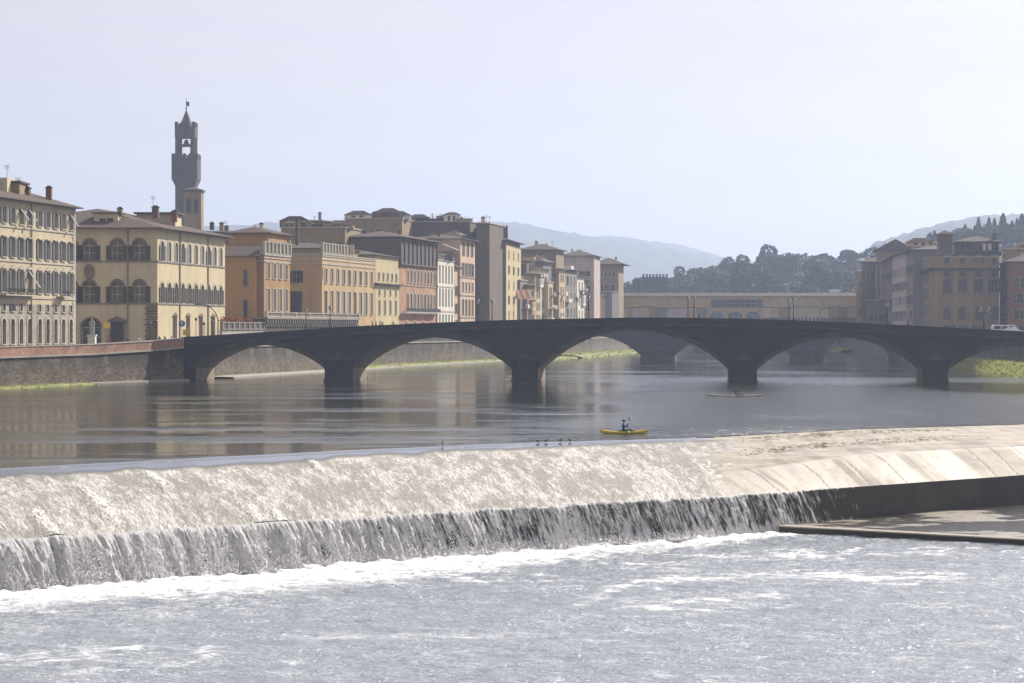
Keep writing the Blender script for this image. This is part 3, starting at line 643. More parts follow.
# ------------------------------------------------------------------ bridges
def arch_profile(a, b, zs, za, n=26):
    c = (a+b)/2; h = (b-a)/2; r = za-zs; Rr = (h*h+r*r)/(2*r)
    out = []
    for i in range(n+1):
        uu = -h+2*h*i/n; out.append((c+uu, za-Rr+math.sqrt(max(0, Rr*Rr-uu*uu))))
    return out
def bridge(name, label, P0, ang, skew, width, u0, u1, arches, topz, spring, par_h=1.05, mats=None, cut=True, base=-2.0, ring=0.9):
    root = empty(name, (P0[0], P0[1], 0), label, 'bridge')
    d = (math.cos(ang), -math.sin(ang)); v = (math.sin(skew), math.cos(skew))
    def P(u, w, z): return (u*d[0]+w*v[0], u*d[1]+w*v[1], z)
    prof = []; last = u0; prof.append((u0, base))
    for (a, b, za) in arches:
        prof.append((a, base)); prof += arch_profile(a, b, spring, za); prof.append((b, base))
    prof.append((u1, base))
    m_ = MB(); low = par_h
    def topd(u): return topz(u)-low
    for (ua, za), (ub, zb_) in zip(prof, prof[1:]):
        if abs(ub-ua) < 1e-6:
            m_.poly([P(ua, 0, za), P(ua, 0, zb_), P(ua, width, zb_), P(ua, width, za)], 1); continue
        k = max(1, int((ub-ua)/2))
        for i in range(k):
            p = ua+(ub-ua)*i/k; q = ua+(ub-ua)*(i+1)/k; zp = za+(zb_-za)*i/k; zq = za+(zb_-za)*(i+1)/k
            m_.poly([P(p, 0, zp), P(q, 0, zq), P(q, 0, topd(q)), P(p, 0, topd(p))])
            m_.poly([P(q, width, zq), P(p, width, zp), P(p, width, topd(p)), P(q, width, topd(q))])
            m_.poly([P(p, 0, zp), P(p, width, zp), P(q, width, zq), P(q, 0, zq)], 1)
            m_.poly([P(p, 0, topd(p)), P(q, 0, topd(q)), P(q, width, topd(q)), P(p, width, topd(p))], 0)
    m_.build('bridge_body', mats, root)
    for side, (wa, wb) in enumerate(((-0.02, 0.42), (width-0.42, width+0.02))):
        m_ = MB(); us = np.linspace(u0, u1, 60)
        for p, q in zip(us, us[1:]):
            zp, zq = topz(p), topz(q)
            m_.poly([P(p, wa, zp-low), P(q, wa, zq-low), P(q, wa, zq), P(p, wa, zp)]); m_.poly([P(q, wb, zq-low), P(p, wb, zp-low), P(p, wb, zp), P(q, wb, zq)])
            m_.poly([P(p, wa, zp), P(q, wa, zq), P(q, wb, zq), P(p, wb, zp)])
        m_.build('parapet', mats[0], root)
        m_ = MB(); w0, w1 = (-0.4, 0.01) if side == 0 else (width-0.01, width+0.4)
        for p, q in zip(us, us[1:]):
            zp, zq = topz(p)-low, topz(q)-low
            for za_, zb2, e in ((-.42, -.2, .12), (-.2, .06, 0)):
                a0, a1 = (w0+e, w1) if side == 0 else (w0, w1-e)
                m_.poly([P(p, a0, zp+za_), P(q, a0, zq+za_), P(q, a0, zq+zb2), P(p, a0, zp+zb2)]); m_.poly([P(q, a1, zq+za_), P(p, a1, zp+za_), P(p, a1, zp+zb2), P(q, a1, zq+zb2)])
                m_.poly([P(p, a0, zp+zb2), P(q, a0, zq+zb2), P(q, a1, zq+zb2), P(p, a1, zp+zb2)]); m_.poly([P(p, a0, zp+za_), P(p, a1, zp+za_), P(q, a1, zq+za_), P(q, a0, zq+za_)])
        m_.build('cornice', mats[2], root)
    for (a, b, za) in arches:
        m_ = MB(); pr = arch_profile(a, b, spring, za, 30); c = (a+b)/2
        po = arch_profile(a-ring*.75, b+ring*.75, spring, za+ring, 30)
        for (p, q, r_, s_) in zip(pr, pr[1:], po, po[1:]):
            m_.poly([P(p[0], -.16, p[1]-.02), P(q[0], -.16, q[1]-.02), P(s_[0], -.16, s_[1]), P(r_[0], -.16, r_[1])])
            m_.poly([P(r_[0], -.16, r_[1]), P(s_[0], -.16, s_[1]), P(s_[0], 0.01, s_[1]), P(r_[0], 0.01, r_[1])])
            m_.poly([P(p[0], .01, p[1]-.02), P(q[0], .01, q[1]-.02), P(q[0], -.16, q[1]-.02), P(p[0], -.16, p[1]-.02)])
        m_.build('arch_ring', mats[2], root)
    if cut:
        for i in range(len(arches)-1):
            a = arches[i][1]; b = arches[i+1][0]; c = (a+b)/2; h = (b-a)/2
            for sgn, w0 in ((-1, 0), (1, width)):
                m_ = MB(); zt = cut
                h = h*.97; outline = [(c-h, 0), (c-h, sgn*0.7), (c-h*.5, sgn*2.2), (c+h*.5, sgn*2.2), (c+h, sgn*0.7), (c+h, 0)]
                def prism2(ol, z0, z1):
                    for (p, q) in zip(ol, ol[1:]): m_.poly([P(p[0], w0+p[1], z0), P(q[0], w0+q[1], z0), P(q[0], w0+q[1], z1), P(p[0], w0+p[1], z1)])
                prism2(outline, base, zt)
                big = [(c+(p[0]-c)*1.06, p[1]*1.06+sgn*.05) for p in outline]
                prism2(big, zt, zt+.35)
                for p, q in zip(big, big[1:]):
                    m_.poly([P(p[0], w0+p[1], zt+.35), P(q[0], w0+q[1], zt+.35), P(c, w0, zt+1.7)])
                    m_.poly([P(p[0], w0+p[1], zt), P(q[0], w0+q[1], zt), P(c, w0, zt)])
                prism2([(c+(p[0]-c)*1.07, p[1]*1.07+sgn*.06) for p in outline], base, .35)
                m_.build('cutwater', mats[0], root)
    return root, P
ANG, SKEW, BW = R(4.5), R(6.4), 12.5
P0 = (-27.7, 365.0)
def ucar(px):
    k = (px-CX)/F_PX; return (P0[1]*k-P0[0])/(math.cos(ANG)+math.sin(ANG)*k)
TOPU = [ucar(p) for p in (120, 190, 260, 345, 430, 512, 640, 742, 840, 935, 1024, 1180)]
TOPZ = [7.0, 7.3, 8.05, 8.95, 9.6, 10.1, 10.5, 10.3, 9.75, 8.95, 8.2, 7.0]
def topc(u): return float(np.interp(u, TOPU, TOPZ))
AR = [(196, 325, 345), (353, 512, 337.5), (538, 728, 330), (757, 922, 337.5), (948, 1092, 346)]
arches = [(ucar(a), ucar(b), zat(y, 364-(a+b-700)*0.008)) for a, b, y in AR]
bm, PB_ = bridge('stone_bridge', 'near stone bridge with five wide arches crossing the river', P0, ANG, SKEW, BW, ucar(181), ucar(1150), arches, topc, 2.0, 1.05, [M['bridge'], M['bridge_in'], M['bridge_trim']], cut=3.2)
def on_bridge(px, w):                     # point on the deck, w metres behind the front parapet
    k = (px-CX)/F_PX; v = (math.sin(SKEW), math.cos(SKEW)); bx_, by_ = P0[0]+w*v[0], P0[1]+w*v[1]
    u = (by_*k-bx_)/(math.cos(ANG)+math.sin(ANG)*k)
    return (bx_+u*math.cos(ANG), by_-u*math.sin(ANG), topc(u)-1.05)
# second bridge (three flat arches), about 600 m away
P1 = (40.0, 600.0); A1 = R(6)
topt = lambda u: 9.4+1.6*math.exp(-((u-21)/30.0)**2)
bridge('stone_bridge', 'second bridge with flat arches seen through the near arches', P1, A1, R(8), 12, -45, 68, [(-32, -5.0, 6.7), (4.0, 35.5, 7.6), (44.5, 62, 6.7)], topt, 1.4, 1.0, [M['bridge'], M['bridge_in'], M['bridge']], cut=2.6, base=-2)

# ------------------------------------------------------------------ windows and houses
WCACHE = {}; WRND = random.Random(55)
def win_mesh(w_, h_, style, arch, sur, kind):
    """local: x along wall, y outward, z up, origin bottom centre of the opening"""
    key = (round(w_, 2), round(h_, 2), style, arch, sur, kind)
    if key in WCACHE: return WCACHE[key]
    mats = [M['glass'], M['frame'], M[sur] if sur else M['trim'], M['shutter'], M['shutter_b'], M['shutter_g'], M['door']]
    m_ = MB(); hw = w_/2; r = hw if arch else 0; hs = h_-r
    def arcp(rad, n=10): return [(rad*math.cos(math.pi*i/n), hs+rad*math.sin(math.pi*i/n)) for i in range(n+1)]
    y0 = -0.28
    pane = [(-hw, 0), (hw, 0)]+(arcp(hw) if arch else [(hw, h_), (-hw, h_)])
    mi = {'glass': 0, 'open': 0, 'b_open': 0, 'closed': 3, 'b_closed': 4, 'g_closed': 5, 'door': 6, 'blind': 3}[style]
    if style in ('closed', 'b_closed', 'g_closed'): y0 = -0.08
    m_.poly([(x, y0, z) for x, z in pane], mi)
    if mi == 0 or mi == 6:
        fw = 0.07
        m_.box(-fw/2, y0, 0, fw/2, y0+.06, h_-.02, 1)
        for zz in ((hs*.5, hs) if h_ > 2 else (hs*.55,)): m_.box(-hw, y0, zz-.035, hw, y0+.055, zz+.035, 1)
        m_.box(-hw, y0, 0, -hw+fw, y0+.07, hs, 1); m_.box(hw-fw, y0, 0, hw, y0+.07, hs, 1)
    if sur:
        t = 0.16 if w_ < 1.3 else 0.28; p = 0.09
        m_.box(-hw-t, -.02, 0, -hw, p, hs, 2); m_.box(hw, -.02, 0, hw+t, p, hs, 2)
        if arch:
            ai = arcp(hw); ao = arcp(hw+t*1.5)
            for a, b, c, d_ in zip(ai, ai[1:], ao, ao[1:]):
                m_.poly([(a[0], p, a[1]), (b[0], p, b[1]), (d_[0], p, d_[1]), (c[0], p, c[1])][::-1], 2)
                m_.poly([(c[0], p, c[1]), (d_[0], p, d_[1]), (d_[0], -.02, d_[1]), (c[0], -.02, c[1])], 2)
        else: m_.box(-hw-t, -.02, h_, hw+t, p, h_+t*.8, 2)
        m_.box(-hw-t-.08, -.02, -.16, hw+t+.08, p+.1, 0, 2)
        if kind == 'ped':
            m_.box(-hw-t-.1, -.02, h_+t*.8+.03, hw+t+.1, .28, h_+t*.8+.16, 2)
            m_.poly([(-hw-t-.1, .24, h_+t*.8+.16), (0, .24, h_+t+.62), (hw+t+.1, .24, h_+t*.8+.16)][::-1], 2)
            m_.poly([(-hw-t-.1, .24, h_+t*.8+.16), (-hw-t-.1, -.0, h_+t*.8+.16), (0, 0, h_+t+.62), (0, .24, h_+t+.62)][::-1], 2)
            m_.poly([(hw+t+.1, .24, h_+t*.8+.16), (hw+t+.1, -.0, h_+t*.8+.16), (0, 0, h_+t+.62), (0, .24, h_+t+.62)], 2)
        if kind == 'hood': m_.box(-hw-t-.15, -.02, h_+t*.8+.02, hw+t+.15, .38, h_+t*.8+.2, 2)
    m_.v = [(x, -y, z) for x, y, z in m_.v]
    me = m_.mesh('window', mats); WCACHE[key] = me; return me
def shutter_mesh(w_, h_, which):
    key = ('sh', round(w_, 2), round(h_, 2), which)
    if key in WCACHE: return WCACHE[key]
    m_ = MB(); m_.box(0, -.15, 0, w_, -.10, h_)
    me = m_.mesh('shutter', [M[which]]); WCACHE[key] = me; return me
def facade(mb, root, A, B, z0, z1, rows, wmi=0, detail=True):
    """wall strip A->B (outward = right of A->B). rows: dicts zb,h,n,w, style, arch, sur, kind, m0,m1 (margins), xs, mi"""
    A = Vector((A[0], A[1])); B = Vector((B[0], B[1])); Lg = (B-A).length; d = (B-A)/Lg; nrm = Vector((d.y, -d.x)); ang = math.atan2(d.y, d.x)
    ox, oy = root.location.x, root.location.y
    def P(s, z, o=0.0): return (A.x+d.x*s+nrm.x*o-ox, A.y+d.y*s+nrm.y*o-oy, z)
    rows = sorted(rows, key=lambda r: r['zb']); z = z0
    gmi = wmi
    for r in rows:
        zb_, h_ = r['zb'], r['h']; mi = r.get('mi', wmi)
        if zb_ > z+1e-4: mb.poly([P(0, z), P(Lg, z), P(Lg, zb_), P(0, zb_)], mi)
        w_ = r['w']; 
        if 'xs' in r: xs = sorted(x for x in r['xs'] if w_/2 < x < Lg-w_/2)
        else:
            m0, m1 = r.get('m0', 1.2), r.get('m1', 1.2); n = r['n']
            sp = (Lg-m0-m1)/n; xs = [m0+sp*(i+.5) for i in range(n)]
            if w_ > sp*.8: w_ = sp*.62
        cur = 0; zt = zb_+h_; dp = 0.3
        for x in xs:
            a, b = x-w_/2, x+w_/2
            mb.poly([P(cur, zb_), P(a, zb_), P(a, zt), P(cur, zt)], mi); cur = b
            mb.poly([P(a, zb_), P(a, zb_, -dp), P(a, zt, -dp), P(a, zt)], mi); mb.poly([P(b, zb_, -dp), P(b, zb_), P(b, zt), P(b, zt, -dp)], mi)
            mb.poly([P(a, zb_), P(b, zb_), P(b, zb_, -dp), P(a, zb_, -dp)], mi); mb.poly([P(b, zt), P(a, zt), P(a, zt, -dp), P(b, zt, -dp)], mi)
            if r.get('arch'):
                rr = w_/2; n = 8; hs = zt-rr
                for sgn in (-1, 1):
                    pts = [(x+sgn*rr*math.cos(math.pi/2*i/n), hs+rr*math.sin(math.pi/2*i/n)) for i in range(n+1)]+[(x+sgn*rr, zt)]
                    pts = [P(s_, z_) for s_, z_ in pts]
                    mb.poly(pts if sgn < 0 else pts[::-1], mi)
            sty0 = r.get('style', 'glass'); q_ = WRND.random()
            if sty0 in ('closed', 'g_closed', 'b_closed') and q_ < .25: sty0 = 'glass' if q_ < .16 else {'closed': 'open', 'g_closed': 'open', 'b_closed': 'b_open'}[sty0]
            me = win_mesh(w_, h_, sty0, bool(r.get('arch')), r.get('sur'), r.get('kind'))
            nm = 'door' if r.get('style') == 'door' else 'window'
            o = link(nm, me, root, (P(x, zb_)[0], P(x, zb_)[1], zb_), ang)
            if sty0 in ('open', 'b_open'):
                which = 'shutter' if sty0 == 'open' else 'shutter_b'; hh = h_-(w_/2 if r.get('arch') else 0); sw = w_*.47
                sm = shutter_mesh(sw, hh, which); e = .05
                link('shutter', sm, o, (w_/2+e, 0, 0), 0); s2 = link('shutter', sm, o, (-w_/2-e-sw, 0, 0), 0)
                if detail and random.random() < r.get('flap', 0): s2.rotation_euler = (R(-36), 0, 0); s2.location = (-w_/2, -hh*.58, hh*.2)
        mb.poly([P(cur, zb_), P(Lg, zb_), P(Lg, zt), P(cur, zt)], mi); z = zt
        if r.get('course'):
            pass
    mb.poly([P(0, z), P(Lg, z), P(Lg, z1), P(0, z1)], wmi)
def courses(root, poly, zs_, out=0.14, h_=0.3, m_=None, edges=None, name='string_course'):
    b = MB(); ox, oy = root.location.x, root.location.y; n = len(poly)
    for zc in zs_:
        for i in (edges if edges is not None else range(n)):
            p = Vector(poly[i]); q = Vector(poly[(i+1) % n]); d = (q-p).normalized(); nr = Vector((d.y, -d.x))
            p2 = p-d*out*.98; q2 = q+d*out*.98
            f = [p2-nr*.05, q2-nr*.05, q2+nr*out, p2+nr*out]; f = [(v_.x-ox, v_.y-oy) for v_ in f]
            b.prism(f[::-1], zc, zc+h_)
    b.build(name, m_ or M['pietra'], root)
def roof(root, poly, z, over, rise, matn='tile', flat=False, gable=False):
    ox, oy = root.location.x, root.location.y
    P_ = [Vector(p) for p in poly]; c = sum(P_, Vector((0, 0)))/len(P_)
    n = len(P_); off = []
    for i in range(n):
        a, b, e = P_[i-1], P_[i], P_[(i+1) % n]
        d1 = (b-a).normalized(); d2 = (e-b).normalized(); n1 = Vector((d1.y, -d1.x)); n2 = Vector((d2.y, -d2.x))
        k = (n1+n2); k = k/max(.3, k.dot(n1)); off.append(b+k*over-Vector((ox, oy)))
    m_ = MB()
    if flat:
        m_.prism([tuple(p) for p in off], z+.002, z+.28, 0); return m_.build('roof', [M['trim'] if flat is True else M[flat]], root)
    c = c-Vector((ox, oy))
    e01 = (off[1]-off[0]).length; e12 = (off[2]-off[1]).length
    if e01 >= e12: r0 = (off[0]+off[3])/2; r1 = (off[1]+off[2])/2; half = e12/2; order = 0
    else: r0 = (off[0]+off[1])/2; r1 = (off[3]+off[2])/2; half = e01/2; order = 1
    dd = (r1-r0); ln = dd.length; dd = dd/ln; ins = 0.0 if gable else min(half, ln*.49)
    a = r0+dd*ins; b = r1-dd*ins
    e = [(*p, z+.16) for p in off]; A3 = (a.x, a.y, z+.16+rise); B3 = (b.x, b.y, z+.16+rise)
    if order == 0: m_.poly([e[0], e[1], B3, A3]); m_.poly([e[1], e[2], B3]); m_.poly([e[2], e[3], A3, B3]); m_.poly([e[3], e[0], A3])
    else: m_.poly([e[0], e[1], A3]); m_.poly([e[1], e[2], B3, A3]); m_.poly([e[2], e[3], B3]); m_.poly([e[3], e[0], A3, B3])
    lo = [(*p, z+.002) for p in off]
    for i in range(4): m_.poly([lo[i], lo[(i+1) % 4], e[(i+1) % 4], e[i]], 1)
    m_.poly(lo[::-1], 1)
    o = m_.build('roof', [M[matn], M['eave']], root)
    # rafter ends under the eave
    return o
def chimney(rf, x, y, z, w_=.8, h_=1.6, m_='tan', cap=True):
    b = MB(); b.box(x-w_/2, y-w_/2, z, x+w_/2, y+w_/2, z+h_)
    if cap: b.box(x-w_*.62, y-w_*.62, z+h_+.01, x+w_*.62, y+w_*.62, z+h_+.15, 1); b.box(x-w_*.35, y-w_*.35, z+h_+.16, x+w_*.35, y+w_*.35, z+h_+.4, 1)
    return b.build('chimney', [M[m_], M['tile']], rf)
def antenna(rf, x, y, z, h_=2.5):
    b = MB(); b.tube((x, y, z), (x, y, z+h_), .04, .03, 4)
    for k in range(4): b.tube((x-.5+.05*k, y, z+h_-.2*k-.05), (x+.5-.05*k, y, z+h_-.2*k-.05), .025, .025, 4)
    return b.build('antenna', M['iron'], rf)
def jumble(root, rf, poly, z, seed, n):
    rnd = random.Random(seed); ox, oy = root.location.x, root.location.y
    for i in range(n):
        a, b_ = rnd.uniform(.06, .94), rnd.uniform(.1, .7)
        x = (poly[0][0]*(1-a)+poly[1][0]*a)*(1-b_)+(poly[3][0]*(1-a)+poly[2][0]*a)*b_-ox if False else (poly[3][0]*(1-a)+poly[0][0]*a)*(1-b_)+(poly[2][0]*(1-a)+poly[1][0]*a)*b_-ox
        y = (poly[3][1]*(1-a)+poly[0][1]*a)*(1-b_)+(poly[2][1]*(1-a)+poly[1][1]*a)*b_-oy
        w_, d_, h_ = rnd.uniform(1.2, 4), rnd.uniform(1.5, 4), rnd.uniform(.8, 2.6); m_ = MB(); k = rnd.random()
        if k < .45:
            m_.box(x-w_, y-d_/2, z, x+w_, y+d_/2, z+h_*.8, 0)
            e = .3; A = (x-w_-e, y-d_/2-e, z+h_*.8+.01); B = (x+w_+e, y-d_/2-e, z+h_*.8+.01); Cc = (x+w_+e, y+d_/2+e, z+h_*.8+.01); D = (x-w_-e, y+d_/2+e, z+h_*.8+.01)
            P_ = (x-w_*.4, y, z+h_*.8+w_*.35); Q_ = (x+w_*.4, y, z+h_*.8+w_*.35); m_.poly([A, B, Q_, P_], 1); m_.poly([B, Cc, Q_], 1); m_.poly([Cc, D, P_, Q_], 1); m_.poly([D, A, P_], 1)
            for q in (-.5, .1): m_.box(x+w_*q, y-d_/2-.04, z+.3, x+w_*q+w_*.3, y-d_/2+.02, z+h_*.65, 2)
            m_.build('roof_hut', [M[rnd.choice(['tan', 'umber', 'greyp', 'peach', 'white'])], M['tile'], M['shutter']], rf)
        elif k < .7:
            m_.box(x-w_, y-.06, z, x+w_, y+.06, z+.9, 0)
            q = -w_
            while q < w_: m_.box(x+q-.04, y-.04, z, x+q+.04, y+.04, z+rnd.uniform(1.2, 2.3), 0); q += .8
            m_.build('terrace_rail', M[rnd.choice(['pietra', 'iron', 'tan'])], rf)
        else:
            for _ in range(60):
                u_ = Vector((rnd.gauss(0, 1), rnd.gauss(0, 1), rnd.gauss(0, 1))).normalized()*rnd.uniform(.15, .4); v_ = u_.orthogonal(); c_ = Vector((x+rnd.gauss(0, w_*.4), y+rnd.gauss(0, .7), z+abs(rnd.gauss(.5, .4)))); m_.poly([c_-u_, c_+v_, c_+u_, c_-v_])
            m_.build('roof_plants', M['leaf'], rf)
def rect_poly(A, B, depth, lean=0.0):
    """A,B front corners; depth to the left of A->B (into the block)"""
    A = Vector(A[:2]); B = Vector(B[:2]); d = (B-A).normalized(); n = Vector((-d.y, d.x))
    return [tuple(A), tuple(B), tuple(B+n*depth), tuple(A+n*depth)]
def clutter(rf, poly, z, root, seed, n=3, nm=2):
    rnd = random.Random(seed); ox, oy = root.location.x, root.location.y
    for i in range(n):
        a, b = rnd.uniform(.12, .88), rnd.uniform(.2, .8)
        x = (poly[0][0]*(1-a)+poly[1][0]*a)*(1-b)+(poly[3][0]*(1-a)+poly[2][0]*a)*b-ox; y = (poly[0][1]*(1-a)+poly[1][1]*a)*(1-b)+(poly[3][1]*(1-a)+poly[2][1]*a)*b-oy
        if i < n-nm: antenna(rf, x, y, z, rnd.uniform(1.6, 3.2))
        else: chimney(rf, x, y, z, rnd.uniform(.6, 1.1), rnd.uniform(1.2, 2.2), rnd.choice(['tan', 'peach', 'umber']))
def house(name, label, poly, z1, wall, rows=None, side=None, rf='hip', over=.9, rise=2.4, rmat='tile', trims=(), seed=0, nclut=3, z0=5.0, edge_rows=None, trimmat=None, cat='building'):
    root = empty(name, (poly[0][0], poly[0][1], 0), label, cat)
    b = MB(); n = len(poly); er = dict(edge_rows or {})
    if rows is not None: er[0] = rows
    if side is not None: er[n-1] = side
    for i in range(n): facade(b, root, poly[i], poly[(i+1) % n], z0, z1, er.get(i, []))
    ox, oy = root.location.x, root.location.y
    b.poly([(p[0]-ox, p[1]-oy, z1-.01) for p in poly])
    b.build('wall', [M[wall], M['stone'], M['darkstone']], root)
    if trims: courses(root, poly, trims, m_=M[trimmat] if trimmat else M['pietra'])
    if rf == 'hip': r_ = roof(root, poly, z1, over, rise, rmat)
    elif rf == 'gable': r_ = roof(root, poly, z1, over, rise, rmat, gable=True)
    elif rf == 'flat': r_ = roof(root, poly, z1, .25, 0, flat=True)
    else: r_ = None
    if r_ is not None and nclut: clutter(r_, poly, z1+(rise*.35 if rf != 'flat' else .2), root, seed, nclut)
    return root, r_
def rw(zb, h, n, w, style='glass', arch=False, sur='pietra', kind=None, **k): return dict(zb=zb, h=h, n=n, w=w, style=style, arch=arch, sur=sur, kind=kind, **k)
random.seed(11)
MIXWIN = True

# --- 1: long pale palazzo at the left edge
c1 = (-72.3, 364.0); dv = (math.sin(R(11)), math.cos(R(11))); a1_ = (c1[0]-dv[0]*64, c1[1]-dv[1]*64)
p1 = rect_poly(a1_, c1, 16)
xs = [62.2-3.2*i-(0.8 if i > 4 else 0) - (0.8 if i > 11 else 0) for i in range(18)]
XS = dict(xs=xs, n=0)
rows1 = [dict(zb=6.3, h=3.9, w=1.35, style='glass', arch=True, sur='trim', kind=None, mi=1, **XS), dict(zb=11.35, h=1.1, w=1.0, style='g_closed', sur='trim', mi=1, **XS),
         dict(zb=14.3, h=3.3, w=1.3, style='b_open', sur='trim', kind='ped', flap=.05, **XS), dict(zb=19.7, h=2.9, w=1.25, style='b_open', sur='trim', kind='hood', flap=.12, **XS), dict(zb=24.9, h=2.4, w=1.2, style='b_open', sur='trim', flap=.25, **XS)]
r1, f1 = house('palazzo', 'long pale cream palazzo at the left edge with four rows of shuttered windows', p1, 28.5, 'cream', rows1, over=1.1, rise=3.0, rf='hip', trims=(13.35, 18.95, 24.2), seed=2, nclut=0, trimmat='trim')
b = MB()                       # quoins and downpipes
T1 = Matrix.Translation((a1_[0]-r1.location.x, a1_[1]-r1.location.y, 0)) @ Matrix.Rotation(math.atan2(dv[1], dv[0]), 4, 'Z')
for k in range(46): b.box(63.05 if k % 2 else 62.75, -.1, 5.6+k*.5, 64.1, .0, 5.6+k*.5+.46, 0, T1)
b.build('quoin', M['trim'], r1)
for s_ in (46.0, 21.5):
    b = MB(); b.tube(T1 @ Vector((s_, -.14, 5.6)), T1 @ Vector((s_, -.14, 28.4)), .09, .09, 6); b.build('drainpipe', M['pietra'], r1)
for s0_, s1_ in ((56.2, 59.4), (34, 46)):
    b = MB(); b.box(s0_, -1.2, 13.7, s1_, .0, 13.9, 0, T1)
    k = s0_
    while k <= s1_: b.box(k-.02, -1.15, 13.9, k+.02, -1.11, 14.8, 1, T1); k += .25
    b.box(s0_, -1.17, 14.8, s1_, -1.09, 14.86, 1, T1); b.build('balcony', [M['trim'], M['iron']], r1)
# roof terrace clutter
ox, oy = r1.location.x, r1.location.y
def rel(r, p): return (p[0]-r.location.x, p[1]-r.location.y)
hx, hy = rel(r1, at(10, 352)); b = MB(); b.box(hx-2.2, hy-3, 29, hx+2.2, hy+3, 31.8); b.box(hx-2.5, hy-3.3, 31.81, hx+2.5, hy+3.3, 32.1, 1); b.build('roof_hut', [M['tan'], M['tile']], f1)
hx, hy = rel(r1, at(2, 349)); b = MB(); b.box(hx-2.5, hy-3, 29, hx+1.5, hy+3, 32.4); b.build('roof_hut', [M['cream'], M['tile']], f1)
chimney(f1, *rel(r1, at(49, 358)), 29.6, .9, 1.9, 'rust'); chimney(f1, *rel(r1, at(26, 354)), 30.2, 1.3, 1.0, 'umber')
antenna(f1, *rel(r1, at(7, 350)), 31.5, 3.2); antenna(f1, *rel(r1, at(18, 352)), 31.0, 1.8)

# --- 2: big cream palazzo facing the square
p2 = [(-64.5, 400), (-57.4, 440), (-88, 446), (-98, 400)]
ZB = 5.6
up = dict(zb=21.05, h=3.7, w=2.0, style='open', arch=True, sur='darkstone', kind=None, n=0); lowr = dict(zb=13.4, h=3.9, w=2.0, style='open', arch=True, sur='darkstone', kind=None, n=0)
sx_ = [98-76.9, 98-71.8, 98-67.7]; SX = [98+(x_-512)/2200*400 for x_ in (53, 71, 89.3, 117.2, 139.4)]
side2 = [dict(zb=ZB+.01, h=4.8, w=3.2, style='door', arch=True, sur='darkstone', kind=None, n=0, xs=[98+(91-512)/2200*400]),
         {**lowr, 'xs': SX}, {**up, 'xs': SX}]
front2 = [rw(ZB+1.0, 4.1, 4, 1.7, 'glass', False, 'darkstone', 'ped', m0=6, m1=4), rw(13.4, 3.7, 10, 1.75, 'open', True, 'trim', m0=.8, m1=.8), rw(21.05, 3.6, 10, 1.7, 'b_closed', True, 'trim', m0=.8, m1=.8)]
r2, f2 = house('palazzo', 'cream palazzo behind the statue with arched windows and dark shutters', p2, 26.8, 'cream2', front2, side2, over=1.5, rise=4.3, trims=(13.05, 20.7), seed=4, nclut=0)
b = MB(); rl = rel(r2, (-64.5, 400))
for k in range(15): b.box(rl[0]-2.0-(.25 if k % 2 else 0), rl[1]-.14, 5.6+k*.5, rl[0]+.1, rl[1]+.0, 5.6+k*.5+.44)
dd2 = Vector((7.1, 40)).normalized()
b.build('quoin', M['darkstone'], r2)
b = MB(); b.ring(0, 0, [(0, .1), (.05, .9), (.25, 1.0), (.4, .2)], 10, 0, True, Matrix.Translation((*rel(r2, at(89.5, 399.95)), 19.0)) @ Matrix.Rotation(R(90), 4, 'X') @ Matrix.Scale(1.4, 4, (0, 1, 0))); b.build('coat_of_arms', M['darkstone'], r2)
hx, hy = rel(r2, at(127.7, 399.8)); b = MB(); b.tube((hx, hy, 7), (hx, hy, 26.7), .12, .12, 6); b.build('drainpipe', M['pietra'], r2)
for s_ in (12.5, 29.5):
    b = MB(); q = Vector((rl[0], rl[1]))+dd2*s_+Vector((dd2.y, -dd2.x))*.12; b.tube((q.x, q.y, 6), (q.x, q.y, 26.7), .11, .11, 6); b.build('drainpipe', M['pietra'], r2)
hx, hy = rel(r2, at(117.2, 399.9)); b = MB(); b.box(hx-1.4, hy-.3, 5.7, hx-1.05, hy+.05, 9.8); b.box(hx+1.05, hy-.3, 5.7, hx+1.4, hy+.05, 9.8); b.box(hx-1.7, hy-.5, 9.81, hx+1.7, hy+.05, 10.1); b.poly([(hx-1.7, hy-.45, 10.1), (hx+1.7, hy-.45, 10.1), (hx, hy-.45, 10.9)]); b.build('door_surround', M['darkstone'], r2)
b = MB(); b.box(hx-1.04, hy-.06, 5.61, hx+1.04, hy+.02, 9.8); b.build('door', M['shutter'], r2)
# dormer, raised rear roof and chimneys
hx, hy = rel(r2, at(106, 404)); b = MB(); b.box(hx-2.2, hy, 27.2, hx+2.2, hy+5, 29.8); b.build('dormer', M['cream2'], f2)
b = MB(); b.box(hx-1.2, hy-.05, 27.9, hx-.1, hy+.02, 28.9); b.box(hx+.2, hy-.05, 27.9, hx+1.3, hy+.02, 28.9); b.build('dormer_window', M['glass'], f2)
b = MB(); b.box(hx-2.6, hy-.4, 29.81, hx+2.8, hy+5.2, 30.0); b.build('dormer_roof', M['tile'], f2)
hx, hy = rel(r2, at(166, 425)); b = MB(); b.box(hx-5, hy-4, 27.2, hx+2.4, hy+4, 30.6); b.build('roof_storey', M['cream2'], f2)
b = MB(); b.box(hx-5.5, hy-4.6, 30.61, hx+3, hy+4.6, 30.9); b.build('roof_storey_roof', M['tile'], f2)
chimney(f2, *rel(r2, at(155.5, 412)), 29.3, 1.2, 2.0, 'umber'); chimney(f2, *rel(r2, at(174.5, 420)), 29.0, 1.0, 1.9, 'rust'); chimney(f2, *rel(r2, at(120, 406)), 29.4, .9, 1.3, 'tan'); antenna(f2, *rel(r2, at(153, 414)), 30, 3.6); chimney(f2, *rel(r2, at(212, 436)), 28.2, .8, 1.2, 'umber')

